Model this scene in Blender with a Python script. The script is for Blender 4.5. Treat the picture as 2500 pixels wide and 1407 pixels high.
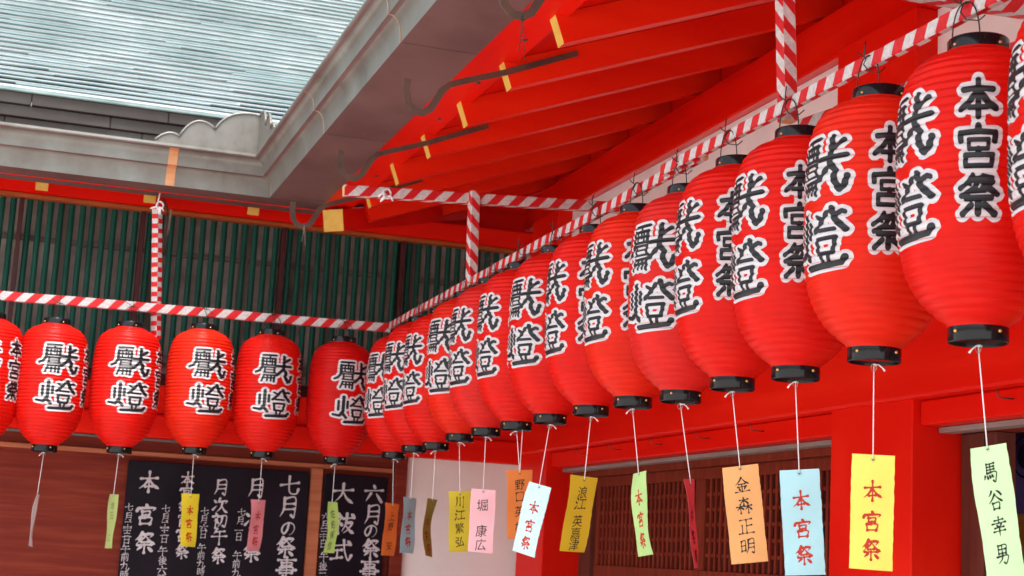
import bpy, bmesh, math, random
import numpy as np
from mathutils import Matrix, Vector
random.seed(7)
for o in list(bpy.data.objects): bpy.data.objects.remove(o)
SC = bpy.context.scene
COL = SC.collection
R_ = math.radians

# ------------------------------------------------------------------ camera
# the origin is at the camera (eye height 1.6 m over the paving); +X runs along the
# left hall, +Y runs along the right hall away from the camera
CY, CP, CR = R_(17.69068), R_(9.7631), R_(3.0536)
FPX = 3853.03
CF = np.array([math.sin(CY)*math.cos(CP), math.cos(CY)*math.cos(CP), math.sin(CP)])
_r = np.array([math.cos(CY), -math.sin(CY), 0.0]); _u = np.cross(_r, CF)
CRt = _r*math.cos(CR)+_u*math.sin(CR); CUp = -_r*math.sin(CR)+_u*math.cos(CR)
cam = bpy.data.cameras.new('camera'); camo = bpy.data.objects.new('camera', cam); COL.objects.link(camo)
camo.matrix_world = Matrix(((CRt[0], CUp[0], -CF[0], 0), (CRt[1], CUp[1], -CF[1], 0), (CRt[2], CUp[2], -CF[2], 0), (0, 0, 0, 1)))
cam.sensor_width = 36; cam.lens = FPX/2500*36; cam.clip_start = 0.05; cam.clip_end = 5000
cam.dof.use_dof = True; cam.dof.focus_distance = 4.6; cam.dof.aperture_fstop = 9.0
SC.camera = camo

# ------------------------------------------------------------------ light
SUN_EL, SUN_AZ = R_(72), R_(192)      # azimuth clockwise from +Y
world = bpy.data.worlds.new('World'); SC.world = world; world.use_nodes = True
nt = world.node_tree; nt.nodes.clear()
sky = nt.nodes.new('ShaderNodeTexSky'); sky.sky_type = 'NISHITA'; sky.sun_disc = False
sky.sun_elevation = SUN_EL; sky.sun_rotation = SUN_AZ
sky.air_density = 1.0; sky.dust_density = 4.0; sky.ozone_density = 1.0
hs = nt.nodes.new('ShaderNodeHueSaturation'); hs.inputs['Saturation'].default_value = 0.35
bg = nt.nodes.new('ShaderNodeBackground'); bg.inputs['Strength'].default_value = 0.15
wo = nt.nodes.new('ShaderNodeOutputWorld')
nt.links.new(sky.outputs[0], hs.inputs['Color']); nt.links.new(hs.outputs[0], bg.inputs['Color']); nt.links.new(bg.outputs[0], wo.inputs['Surface'])
sl = bpy.data.lights.new('sun', 'SUN'); sl.energy = 1.5; sl.angle = R_(14); sl.color = (1, .965, .92)
so = bpy.data.objects.new('sun', sl); COL.objects.link(so)
sd = Vector((math.sin(SUN_AZ)*math.cos(SUN_EL), math.cos(SUN_AZ)*math.cos(SUN_EL), math.sin(SUN_EL)))
so.rotation_euler = sd.to_track_quat('Z', 'Y').to_euler(); so.location = (0, -6, 12)
SC.view_settings.view_transform = 'Standard'; SC.view_settings.look = 'None'
SC.view_settings.exposure = 1.6; SC.view_settings.gamma = 1.0; SC.view_settings.use_curve_mapping = False
SC.cycles.max_bounces = 10; SC.cycles.diffuse_bounces = 6; SC.cycles.glossy_bounces = 4

# ------------------------------------------------------------------ helpers
def ray(px, py):
    """direction (unit depth) through a measured point of the 2500 px wide survey photo"""
    return ((px-1250)/FPX)*CRt - ((py-703.5)/FPX)*CUp + CF
def on(px, py, ax, val):
    d = ray(px, py); return d*(val/d[ax])
def at_depth(px, py, dep): return ray(px, py)*dep

def tag(o, label, cat, group=None):
    o['label'] = label; o['category'] = cat
    if group: o['group'] = group
    return o
def thing(name, label, cat, loc=(0, 0, 0), group=None):
    o = bpy.data.objects.new(name, None); COL.objects.link(o); o.location = loc; o.empty_display_size = .1
    return tag(o, label, cat, group)
def link(name, me, parent=None):
    o = bpy.data.objects.new(name, me); COL.objects.link(o)
    if parent is not None:
        o.parent = parent
    return o

class MB:
    """collects shapes into one mesh; coordinates are the parent's local ones"""
    def __init__(s, org=(0, 0, 0)):
        s.v = []; s.f = []; s.mi = []; s.uv = None; s.org = np.array(org, float)
    def add(s, vs, fs, mi=0):
        b = len(s.v)
        s.v += [tuple(np.asarray(p, float)) for p in vs]
        s.f += [tuple(b+i for i in f) for f in fs]; s.mi += [mi]*len(fs)
    def box(s, x0, x1, y0, y1, z0, z1, bev=0.004, mi=0, M=None):
        """axis box with chamfered edges, optionally transformed by M (3x4)"""
        hx, hy, hz = (x1-x0)/2, (y1-y0)/2, (z1-z0)/2
        c = np.array([(x0+x1)/2, (y0+y1)/2, (z0+z1)/2])
        b = min(bev, hx*.45, hy*.45, hz*.45)
        vs = []; idx = {}
        for sx in (-1, 1):
            for sy in (-1, 1):
                for sz in (-1, 1):
                    for ax in range(3):
                        p = [sx*(hx-b), sy*(hy-b), sz*(hz-b)]
                        p[ax] = (sx*hx, sy*hy, sz*hz)[ax]
                        idx[(sx, sy, sz, ax)] = len(vs); vs.append(c+np.array(p))
        fs = []
        for sgn in (-1, 1):
            q = [idx[(sgn, a, d, 0)] for a, d in ((-1, -1), (1, -1), (1, 1), (-1, 1))]; fs.append(q if sgn > 0 else q[::-1])
            q = [idx[(a, sgn, d, 1)] for a, d in ((-1, -1), (1, -1), (1, 1), (-1, 1))]; fs.append(q[::-1] if sgn > 0 else q)
            q = [idx[(a, d, sgn, 2)] for a, d in ((-1, -1), (1, -1), (1, 1), (-1, 1))]; fs.append(q if sgn > 0 else q[::-1])
        for a in (-1, 1):
            for d in (-1, 1):
                q = [idx[(-1, a, d, 1)], idx[(1, a, d, 1)], idx[(1, a, d, 2)], idx[(-1, a, d, 2)]]; fs.append(q if a*d < 0 else q[::-1])
                q = [idx[(a, -1, d, 0)], idx[(a, 1, d, 0)], idx[(a, 1, d, 2)], idx[(a, -1, d, 2)]]; fs.append(q if a*d > 0 else q[::-1])
                q = [idx[(a, d, -1, 0)], idx[(a, d, 1, 0)], idx[(a, d, 1, 1)], idx[(a, d, -1, 1)]]; fs.append(q if a*d < 0 else q[::-1])
        for sx in (-1, 1):
            for sy in (-1, 1):
                for sz in (-1, 1):
                    q = [idx[(sx, sy, sz, i)] for i in range(3)]; fs.append(q if sx*sy*sz > 0 else q[::-1])
        if M is not None: vs = [M[:, :3] @ p + M[:, 3] for p in vs]
        s.add(vs, fs, mi); return s
    def tube(s, pts, r, n=8, mi=0, cap=True):
        pts = [np.asarray(p, float) for p in pts]; rings = []
        rr = r if hasattr(r, '__len__') else [r]*len(pts)
        up = None
        for i, p in enumerate(pts):
            t = pts[min(i+1, len(pts)-1)]-pts[max(i-1, 0)]; t = t/(np.linalg.norm(t)+1e-12)
            if up is None:
                up = np.array([0, 0, 1.]) if abs(t[2]) < .9 else np.array([1., 0, 0])
            a = np.cross(t, up); a /= np.linalg.norm(a)+1e-12; up = np.cross(a, t)
            rings.append([p+rr[i]*(math.cos(k*2*math.pi/n)*a+math.sin(k*2*math.pi/n)*up) for k in range(n)])
        vs = [q for g in rings for q in g]; fs = []
        for i in range(len(pts)-1):
            for k in range(n):
                k2 = (k+1) % n; fs.append((i*n+k, i*n+k2, (i+1)*n+k2, (i+1)*n+k))
        if cap: fs += [tuple(range(n))[::-1], tuple((len(pts)-1)*n+k for k in range(n))]
        s.add(vs, fs, mi); return s
    def lathe(s, prof, n=48, mi=0, c=(0, 0, 0)):
        vs = []; fs = []
        for r, z in prof:
            for k in range(n):
                a = 2*math.pi*k/n; vs.append((c[0]+r*math.cos(a), c[1]+r*math.sin(a), c[2]+z))
        for i in range(len(prof)-1):
            for k in range(n):
                k2 = (k+1) % n; fs.append((i*n+k, i*n+k2, (i+1)*n+k2, (i+1)*n+k))
        s.add(vs, fs, mi); return s
    def sweep(s, prof, frames, mi=0, closed=True, cap=True):
        """prof: list of 2D; frames: list of functions (a,b)->3D"""
        n = len(prof); vs = [F(a, b) for F in frames for a, b in prof]; fs = []
        for i in range(len(frames)-1):
            for k in range(n if closed else n-1):
                k2 = (k+1) % n; fs.append((i*n+k, i*n+k2, (i+1)*n+k2, (i+1)*n+k))
        if cap and closed: fs += [tuple(range(n))[::-1], tuple((len(frames)-1)*n+k for k in range(n))]
        s.add(vs, fs, mi); return s
    def plate(s, outline, F, th, mi=0):
        """flat outline (2D list) turned into a plate: F(a,b,t)"""
        n = len(outline)
        vs = [F(a, b, 0) for a, b in outline]+[F(a, b, th) for a, b in outline]
        fs = [tuple(range(n))[::-1], tuple(range(n, 2*n))]+[(k, (k+1) % n, n+(k+1) % n, n+k) for k in range(n)]
        s.add(vs, fs, mi); return s
    def mesh(s, name, mats, smooth=False, fix=True, auto=None):
        me = bpy.data.meshes.new(name); me.from_pydata([tuple(float(c) for c in np.asarray(p)-s.org) for p in s.v], [], s.f)
        for m in (mats if isinstance(mats, (list, tuple)) else [mats]): me.materials.append(m)
        me.polygons.foreach_set('material_index', s.mi)
        if fix:
            bm = bmesh.new(); bm.from_mesh(me); bmesh.ops.recalc_face_normals(bm, faces=bm.faces); bm.to_mesh(me); bm.free()
        if smooth: me.polygons.foreach_set('use_smooth', [True]*len(me.polygons))
        if auto is not None:
            me.set_sharp_from_angle(angle=R_(auto))
        me.update(); return me
    def build(s, name, mats, parent=None, smooth=False, fix=True, auto=None):
        return link(name, s.mesh(name, mats, smooth, fix, auto), parent)

# ------------------------------------------------------------------ materials
def mat(name, base, rough=.5, spec=.5, coat=0, metal=0, noise=None, bump=None, var=None, extra=None, sss=0):
    m = bpy.data.materials.new(name); m.use_nodes = True; n = m.node_tree.nodes; l = m.node_tree.links
    b = n['Principled BSDF']; b.inputs['Base Color'].default_value = (*base, 1); b.inputs['Roughness'].default_value = rough
    b.inputs['Specular IOR Level'].default_value = spec; b.inputs['Coat Weight'].default_value = coat; b.inputs['Coat Roughness'].default_value = .12
    b.inputs['Metallic'].default_value = metal
    if sss: b.inputs['Subsurface Weight'].default_value = sss; b.inputs['Subsurface Radius'].default_value = (.02, .006, .004)
    tc = n.new('ShaderNodeTexCoord')
    if var:   # (scale tuple, amount list of colours, detail)
        sc, cols, det = var
        mp = n.new('ShaderNodeMapping'); mp.inputs['Scale'].default_value = sc; l.new(tc.outputs['Object'], mp.inputs['Vector'])
        nz = n.new('ShaderNodeTexNoise'); nz.inputs['Scale'].default_value = 1; nz.inputs['Detail'].default_value = det; nz.inputs['Roughness'].default_value = .62
        l.new(mp.outputs[0], nz.inputs['Vector'])
        cr = n.new('ShaderNodeValToRGB'); e = cr.color_ramp.elements
        while len(e) < len(cols): e.new(.5)
        for i, c in enumerate(cols): e[i].position = .3+.4*i/(len(cols)-1); e[i].color = (*c, 1)
        l.new(nz.outputs['Fac'], cr.inputs['Fac']); l.new(cr.outputs[0], b.inputs['Base Color'])
        rr = n.new('ShaderNodeMapRange'); rr.inputs['To Min'].default_value = rough*.8; rr.inputs['To Max'].default_value = min(1, rough*1.25)
        l.new(nz.outputs['Fac'], rr.inputs['Value']); l.new(rr.outputs[0], b.inputs['Roughness'])
    if bump:
        sc, st, dist = bump
        mp = n.new('ShaderNodeMapping'); mp.inputs['Scale'].default_value = sc; l.new(tc.outputs['Object'], mp.inputs['Vector'])
        nz = n.new('ShaderNodeTexNoise'); nz.inputs['Scale'].default_value = 1; nz.inputs['Detail'].default_value = 5
        l.new(mp.outputs[0], nz.inputs['Vector'])
        bp = n.new('ShaderNodeBump'); bp.inputs['Strength'].default_value = st; bp.inputs['Distance'].default_value = dist
        l.new(nz.outputs['Fac'], bp.inputs['Height']); l.new(bp.outputs[0], b.inputs['Normal'])
        if coat: l.new(bp.outputs[0], b.inputs['Coat Normal'])
    return m

VERM = [(.50, .004, .0014), (.66, .006, .0016), (.70, .009, .0022), (.76, .016, .004)]
M_red = mat('vermilion_paint', VERM[1], .42, .12, coat=.0, var=((1.3, 1.3, 1.3), VERM, 5), bump=((14, 14, 14), .06, .01))
M_redx = mat('vermilion_paint_along_x', VERM[1], .42, .12, coat=.0, var=((.5, 3, 5), VERM, 5), bump=((4, 40, 40), .10, .01))
M_redy = mat('vermilion_paint_along_y', VERM[1], .42, .12, coat=.0, var=((3, .5, 5), VERM, 5), bump=((40, 4, 40), .10, .01))
M_redgl = mat('vermilion_gloss_paint', VERM[1], .22, .35, coat=.15, var=((3, .5, 5), VERM, 5), bump=((9, 2, 9), .05, .01))
M_raft = mat('vermilion_rafter_paint', (.68, .02, .003), .36, .14, coat=.03, var=((.8, 3, 4), [(.64, .010, .0025), (.72, .016, .003), (.78, .026, .005)], 5), bump=((5, 50, 50), .08, .01))
M_yel = mat('ochre_end_paint', (.62, .36, .06), .55, .3, var=((20, 20, 20), [(.56, .31, .05), (.62, .37, .065), (.66, .41, .09)], 4))
M_orange = mat('lit_chamfer_orange', (.36, .08, .015), .5, .2, var=((6, 20, 20), [(.28, .055, .012), (.40, .09, .018)], 4))  # light caught on the head beam's lower chamfer, put into the colour
M_plaster = mat('white_plaster', (.74, .71, .68), .85, .2, var=((2, 2, 2), [(.70, .66, .63), (.76, .73, .70), (.79, .77, .75)], 5), bump=((60, 60, 60), .12, .004))
M_green = mat('green_slat_paint', (.005, .058, .038), .5, .15, var=((25, 25, 3), [(.0035, .042, .028), (.0055, .060, .040), (.009, .076, .053)], 4))
M_dkred = mat('dark_red_frame', (.055, .010, .011), .5, .25, var=((20, 20, 2), [(.04, .008, .009), (.065, .011, .012)], 3))
M_room = mat('dim_room_wall', (.60, .54, .49), .8, .2, var=((2.6, 2, 3.0), [(.22, .18, .155), (.40, .345, .31), (.60, .55, .49)], 4))
M_room2 = mat('dim_room_frame', (.27, .22, .195), .8, .2)
M_brown = mat('stained_board_wood', (.16, .025, .014), .5, .08, coat=.0, var=((1.2, 6, 22), [(.11, .014, .009), (.155, .022, .013), (.22, .04, .02)], 6), bump=((4, 20, 120), .12, .004))
M_brown2 = mat('stained_trim_wood', (.36, .10, .04), .45, .35, var=((2, 30, 40), [(.30, .075, .03), (.38, .11, .045), (.44, .14, .06)], 5))
M_latt = mat('lattice_wood', (.16, .022, .010), .55, .08, var=((30, 30, 4), [(.12, .015, .007), (.165, .023, .011), (.22, .035, .017)], 5))
M_jamb = mat('dark_jamb_wood', (.12, .03, .02), .55, .12, var=((20, 20, 2), [(.09, .02, .014), (.14, .036, .024)], 5))
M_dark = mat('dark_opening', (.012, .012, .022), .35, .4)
M_alu = mat('aluminium_rail', (.30, .26, .24), .45, .4, metal=.3, var=((40, 3, 40), [(.24, .2, .18), (.33, .29, .27)], 3))
M_dkrail = mat('dull_metal_rail', (.13, .105, .10), .6, .2)
M_copper = mat('weathered_copper', (.22, .195, .18), .42, .5, metal=.35,
               var=((3.2, 3.2, 2.2), [(.095, .082, .07), (.165, .152, .132), (.20, .196, .175), (.235, .25, .228)], 10), bump=((7, 7, 18), .10, .01))
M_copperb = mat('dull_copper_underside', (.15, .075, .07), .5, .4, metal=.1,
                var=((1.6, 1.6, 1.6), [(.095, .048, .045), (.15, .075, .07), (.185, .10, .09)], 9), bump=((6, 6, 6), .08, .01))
M_verd = mat('verdigris_copper', (.30, .40, .38), .42, .5, metal=.1, var=((5, 5, 5), [(.20, .30, .28), (.30, .40, .38), (.40, .48, .46)], 5))
M_roof = mat('verdigris_roof', (.17, .24, .235), .36, .5, metal=.1,
             var=((1.6, 1.1, 1.1), [(.085, .155, .15), (.165, .24, .232), (.25, .315, .31), (.38, .42, .42)], 8), bump=((2, 25, 25), .10, .01))  # verdigris tones; the palest ones carry sky glare as colour
M_strap = mat('bright_copper_strap', (.60, .28, .12), .45, .4, metal=.3, var=((8, 8, 8), [(.50, .21, .09), (.64, .31, .15)], 4))
M_seam = mat('soldered_seam', (.36, .22, .15), .5, .4, metal=.3, var=((9, 9, 9), [(.30, .17, .11), (.40, .26, .19), (.45, .42, .38)], 5))
M_stack = mat('layered_eave_copper', (.06, .05, .045), .6, .3, metal=.2, var=((2.4, 2, 8), [(.045, .035, .031), (.06, .05, .044), (.085, .075, .068)], 6))
M_iron = mat('brown_iron', (.10, .062, .05), .5, .4, metal=.4, var=((12, 12, 12), [(.075, .048, .04), (.11, .065, .05), (.14, .075, .05)], 5))
M_wire = mat('dark_wire', (.03, .026, .024), .45, .5, metal=.5)
M_black = mat('black_lacquer_cap', (.006, .007, .009), .14, .30, coat=.0, bump=((18, 18, 40), .05, .004))
M_brass = mat('brass_rivet', (.72, .48, .14), .3, .5, metal=.9)
M_cord = mat('white_cord', (.82, .80, .80), .75, .2)
M_ring = mat('steel_ring', (.35, .33, .30), .35, .5, metal=.9)
M_wood = mat('raw_wood_end', (.62, .40, .20), .6, .3, var=((40, 40, 40), [(.5, .3, .14), (.66, .44, .24)], 3))
M_board = mat('black_board', (.008, .005, .010), .35, .10, coat=.0, var=((3, 3, 3), [(.004, .003, .006), (.011, .006, .012)], 3))
M_chalk = mat('white_brush_paint', (.50, .46, .48), .6, .25, var=((30, 30, 30), [(.42, .38, .40), (.54, .50, .52)], 4))
M_ink = mat('black_ink', (.018, .016, .016), .6, .3)
M_inkred = mat('vermilion_ink', (.46, .028, .012), .6, .3)
M_faint = mat('faint_ink', (.16, .19, .06), .7, .2)
M_lblk = mat('lantern_black_lettering', (.007, .008, .011), .40, .35, coat=.05, bump=((30, 30, 400), .08, .002))
M_lwht = mat('lantern_white_outline', (.56, .535, .55), .5, .4, bump=((30, 30, 400), .06, .002))
M_purple = mat('indigo_curtain', (.13, .11, .34), .8, .2, var=((8, 8, 8), [(.11, .09, .30), (.15, .13, .38)], 3))
M_navy = mat('curtain_crest', (.012, .010, .035), .8, .2)
M_ochrewood = mat('ochre_board_wood', (.60, .24, .05), .5, .3, var=((3, 3, 20), [(.5, .18, .035), (.62, .25, .055), (.7, .31, .08)], 5))

def lantern_material():
    m = mat('red_lantern_sheet', (.8, .03, .018), .30, .16, coat=0.0, sss=0)
    n = m.node_tree.nodes; l = m.node_tree.links; b = n['Principled BSDF']
    oi = n.new('ShaderNodeObjectInfo'); tc = n.new('ShaderNodeTexCoord')
    nz = n.new('ShaderNodeTexNoise'); nz.inputs['Scale'].default_value = 9; nz.inputs['Detail'].default_value = 6; l.new(tc.outputs['Object'], nz.inputs['Vector'])
    mr = n.new('ShaderNodeMapRange'); mr.inputs['From Min'].default_value = .3; mr.inputs['From Max'].default_value = .7; mr.inputs['To Min'].default_value = .86; mr.inputs['To Max'].default_value = 1.06
    l.new(nz.outputs['Fac'], mr.inputs['Value'])
    mx = n.new('ShaderNodeVectorMath'); mx.operation = 'SCALE'; l.new(oi.outputs['Color'], mx.inputs[0]); l.new(mr.outputs[0], mx.inputs['Scale'])
    l.new(mx.outputs[0], b.inputs['Base Color'])
    # fine crumples running round the lantern
    mp = n.new('ShaderNodeMapping'); mp.inputs['Scale'].default_value = (9, 9, 80); l.new(tc.outputs['Object'], mp.inputs['Vector'])
    n2 = n.new('ShaderNodeTexNoise'); n2.inputs['Scale'].default_value = 1; n2.inputs['Detail'].default_value = 4; l.new(mp.outputs[0], n2.inputs['Vector'])
    bp = n.new('ShaderNodeBump'); bp.inputs['Strength'].default_value = .55; bp.inputs['Distance'].default_value = .008
    l.new(n2.outputs['Fac'], bp.inputs['Height']); l.new(bp.outputs[0], b.inputs['Normal'])
    tr = n.new('ShaderNodeBsdfTranslucent'); l.new(mx.outputs[0], tr.inputs['Color']); ms = n.new('ShaderNodeMixShader'); ms.inputs[0].default_value = .40
    l.new(b.outputs[0], ms.inputs[1]); l.new(tr.outputs[0], ms.inputs[2]); l.new(ms.outputs[0], n['Material Output'].inputs['Surface'])
    return m
M_lant = lantern_material()

def stripe_material(period, slant, red=(.56, .004, .007), name='red_white_wound_tape'):
    """red ribbon wound round a whitewashed stick: UV = metres along, metres round"""
    m = mat(name, (.8, .8, .8), .42, .4); n = m.node_tree.nodes; l = m.node_tree.links; b = n['Principled BSDF']
    uv = n.new('ShaderNodeUVMap'); sp = n.new('ShaderNodeSeparateXYZ'); l.new(uv.outputs[0], sp.inputs[0])
    nz = n.new('ShaderNodeTexNoise'); nz.inputs['Scale'].default_value = 8; tc = n.new('ShaderNodeTexCoord'); l.new(tc.outputs['Object'], nz.inputs['Vector'])
    def mth(op, a, bb):
        q = n.new('ShaderNodeMath'); q.operation = op
        for i, x in enumerate((a, bb)):
            if x is None: continue
            if isinstance(x, (int, float)): q.inputs[i].default_value = x
            else: l.new(x, q.inputs[i])
        return q.outputs[0]
    ph = mth('ADD', mth('MULTIPLY', sp.outputs[0], 1/period), mth('MULTIPLY', sp.outputs[1], slant/period))
    ph = mth('ADD', ph, mth('MULTIPLY', nz.outputs['Fac'], .16))
    st = mth('GREATER_THAN', mth('FRACT', ph, None), .5)
    mp = n.new('ShaderNodeMapping'); mp.inputs['Scale'].default_value = (25, 25, 25); l.new(tc.outputs['Object'], mp.inputs['Vector'])
    n2 = n.new('ShaderNodeTexNoise'); n2.inputs['Scale'].default_value = 3; n2.inputs['Detail'].default_value = 4; l.new(mp.outputs[0], n2.inputs['Vector'])
    cr = n.new('ShaderNodeValToRGB'); cr.color_ramp.elements[0].position = .3; cr.color_ramp.elements[1].position = .7
    cr.color_ramp.elements[0].color = (.44, .40, .39, 1); cr.color_ramp.elements[1].color = (.60, .57, .56, 1); l.new(n2.outputs['Fac'], cr.inputs['Fac'])
    cr2 = n.new('ShaderNodeValToRGB'); cr2.color_ramp.elements[0].position = .3; cr2.color_ramp.elements[1].position = .75
    cr2.color_ramp.elements[0].color = (red[0]*.85, red[1], red[2], 1); cr2.color_ramp.elements[1].color = (red[0]*1.08, red[1]*1.8, red[2]*1.6, 1); l.new(n2.outputs['Fac'], cr2.inputs['Fac'])
    mx = n.new('ShaderNodeMix'); mx.data_type = 'RGBA'; l.new(st, mx.inputs[0]); l.new(cr.outputs[0], mx.inputs[6]); l.new(cr2.outputs[0], mx.inputs[7])
    l.new(mx.outputs[2], b.inputs['Base Color'])
    bp = n.new('ShaderNodeBump'); bp.inputs['Strength'].default_value = .5; bp.inputs['Distance'].default_value = .003; l.new(n2.outputs['Fac'], bp.inputs['Height'])
    l.new(bp.outputs[0], b.inputs['Normal'])
    return m
def paper_material(name, c):
    m = mat(name, c, .7, .2, var=((9, 9, 9), [tuple(x*.94 for x in c), c, tuple(min(1, x*1.04) for x in c)], 4), bump=((160, 160, 160), .06, .001))
    n = m.node_tree.nodes; l = m.node_tree.links; b = n['Principled BSDF']; out = n['Material Output']
    tr = n.new('ShaderNodeBsdfTranslucent'); tr.inputs['Color'].default_value = (*c, 1)
    mx = n.new('ShaderNodeMixShader'); mx.inputs[0].default_value = .18
    l.new(b.outputs[0], mx.inputs[1]); l.new(tr.outputs[0], mx.inputs[2]); l.new(mx.outputs[0], out.inputs['Surface'])
    return m

# ------------------------------------------------------------------ ground
g = MB(); g.add([(-300, -300, -1.6), (300, -300, -1.6), (300, 300, -1.6), (-300, 300, -1.6)], [(0, 1, 2, 3)])
def paving_material():
    m = mat('pale_stone_paving', (.46, .44, .41), .8, .3); n = m.node_tree.nodes; l = m.node_tree.links; b = n['Principled BSDF']
    tc = n.new('ShaderNodeTexCoord'); br = n.new('ShaderNodeTexBrick'); br.inputs['Scale'].default_value = 1.1
    br.inputs['Color1'].default_value = (.58, .56, .53, 1); br.inputs['Color2'].default_value = (.52, .50, .47, 1); br.inputs['Mortar'].default_value = (.26, .25, .23, 1); br.inputs['Mortar Size'].default_value = .008
    l.new(tc.outputs['Object'], br.inputs['Vector']); l.new(br.outputs['Color'], b.inputs['Base Color'])
    return m
go = g.build('ground', paving_material(), fix=False); go['kind'] = 'structure'

# ================================================================== right hall (wall along Y)
XC, XD = 3.0, 3.19          # column face, recessed door plane
YF = 9.1                    # facade of the left hall
TH = math.radians(20.5); TT = math.tan(TH)
XE, ZRB = 1.7, 1.773        # rafter tips: x, underside height
RH = .108/math.cos(TH)      # rafter depth measured vertically
YN = -1.6                   # near end of what is built
rh = thing('shrine_hall', 'vermilion shrine hall on the right with deep raftered eaves above the long row of lanterns', 'shrine hall', (3.4, 4.0, -1.6))
RO = (3.4, 4.0, -1.6)
def rpart(name, mb, m, parent=None, **k):
    mb.org = np.array(RO); return mb.build(name, m, parent or rh, **k)
for y0, y1 in ((8.587, 9.05), (4.77, 5.33), (1.0, 1.56)):
    rpart('column', MB().box(XC, XC+.28, y0, y1, -1.6, 2.055, .005), M_red)
# big lintel across the columns, lower hook rail under it
rpart('lintel_beam', MB().box(XC-.03, XC+.3, YN, 8.99, .622, 1.02, .01), M_redy)
bays = ((5.33, 8.587), (1.56, 4.77), (YN, 1.0))
for y0, y1 in bays:
    rpart('hook_beam', MB().box(XC+.03, XC+.3, y0+.002, y1-.002, .533, .620, .006), M_redy)
    rpart('plaster_wall', MB().box(XC+.09, XC+.2, y0+.002, y1-.002, 1.022, 2.055, .002), M_plaster)
    rpart('door_rail', MB().box(XC+.10, XC+.16, y0+.01, y1-.01, .512, .531, .002), M_alu)
    hb = .480 if y0 > 5 or y0 < 1 else .516
    rpart('door_head', MB().box(XC+.165, XD+.10, y0+.004, y1-.004, hb, .530, .003), M_latt)
# eave purlin the rafters rest on
rpart('eave_purlin', MB().box(XC+.04, XC+.32, YN, 9.34, 2.056, 2.262, .008), M_redgl)
rpart('rafter_filler', MB().box(XC+.17, XC+.20, YN, 9.3, 2.263, 2.45, .004), M_redy)
# iron hooks in the hook beam
for y in (8.004, 7.523, 6.996, 6.474, 5.941, 4.234, 3.72):
    rpart('hook', MB().tube([(XC+.035, y+.0, .583), (XC-.012, y, .583), (XC-.028, y, .585), (XC-.03, y+.001, .612)], .0026, 6), M_iron, smooth=True)
# first bay: lattice door; second bay: open doorway; third is a plain wall
def lattice_door(y0, y1):
    z0, z1 = -.002, .425
    fr = MB()
    fr.box(XD+.012, XD+.045, y0, y1, z1, .4795, .003); fr.box(XD+.012, XD+.045, y0, y1, -.07, z0, .003)
    fr.box(XD+.012, XD+.045, y0, y1, -1.55, -1.42, .003)
    for ya, yb in ((y0, y0+.05), (y1-.05, y1)): fr.box(XD+.0125, XD+.0445, ya, yb, -1.42, -.07, .003)
    for ya, yb in ((y0, y0+.05), (y1-.05, y1)): fr.box(XD+.0125, XD+.0445, ya, yb, z0, z1, .003)
    d = rpart('lattice_door', fr, M_latt)
    b = MB(); y = y0+.05
    n = int((y1-y0-.1)/.0545); st = (y1-y0-.1)/n
    for i in range(1, n): b.box(XD+.016, XD+.032, y+i*st-.0095, y+i*st+.0095, z0, z1, .002)
    b.org = np.array(RO); b.build('vertical_bars', M_latt, d)
    h = MB()
    k = 6
    for i in range(1, k): zz = z0+(z1-z0)*i/k; h.box(XD+.0235, XD+.040, y0+.05, y1-.05, zz-.009, zz+.009, .002)
    h.org = np.array(RO); h.build('horizontal_bars', M_latt, d)
    p = MB().box(XD+.02, XD+.04, y0+.051, y1-.051, -1.419, -.071, .002); p.org = np.array(RO); p.build('lower_panel', M_brown, d)
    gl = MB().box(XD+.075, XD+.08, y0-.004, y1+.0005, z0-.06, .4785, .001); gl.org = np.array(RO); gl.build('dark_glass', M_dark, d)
for y0, y1 in ((5.34, 6.92), (6.925, 8.29)): lattice_door(y0, y1)
rpart('door_jamb', MB().box(XD-.01, XD+.12, 8.30, 8.36, -1.6, .479, .003).box(XD+.02, XD+.12, 8.36, 8.55, -1.6, .479, .003), M_jamb)
# doorway of the second bay
rpart('door_jamb', MB().box(XD, XD+.10, 4.63, 4.76, -1.6, .515, .004).box(XD+.012, XD+.09, 4.57, 4.629, -1.6, .515, .003), M_jamb)
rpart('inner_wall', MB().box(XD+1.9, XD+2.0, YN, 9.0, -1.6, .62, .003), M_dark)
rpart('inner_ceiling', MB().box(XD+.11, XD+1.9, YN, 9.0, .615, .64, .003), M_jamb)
rpart('inner_board', MB().box(3.62, 3.66, 1.7, 5.2, -1.3, .30, .004), M_ochrewood)
rpart('lower_wall', MB().box(XD+.02, XD+.10, YN, .99, -1.6, .479, .003), M_brown)
# roof boards and rafters
def bz(x): return ZRB+RH+(x-XE)*TT     # top of the rafters
def rafter(y, x0, x1, name='rafter', w=.06, parent=None):
    q = []
    for x in (x0, x1):
        # end cut square to the rafter
        dx = RH*math.cos(TH)*math.sin(TH) if x == x0 else 0
        q.append(((x, bz(x)), (x+dx, bz(x+dx)-RH)))
    (a, b_), (c, d) = q
    mb = MB(); vs = []
    for yy in (y-w/2, y+w/2): vs += [(p[0], yy, p[1]) for p in (a, b_, d, c)]
    mb.add(vs, [(0, 1, 2, 3)[::-1], (4, 5, 6, 7), (1, 5, 6, 2), (2, 6, 7, 3), (3, 7, 4, 0)])
    mb.add([vs[i] for i in (0, 1, 5, 4)], [(0, 1, 2, 3)], 1)
    return mb
ys = [5.03+.59*k for k in range(-11, 6)]
for y in ys:
    if y < 8.3: rpart('nail', MB().tube([(1.69, y+.27, 1.8865), (1.69, y+.27, 1.880)], .009, 10), M_iron)
for y in ys: rpart('rafter', rafter(y, XE, XC+.165), [M_raft, M_yel])
for y, x0 in ((8.57, 1.83), (9.16, 2.42)): rpart('rafter', rafter(y, x0, XC+.165), [M_raft, M_raft])
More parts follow.
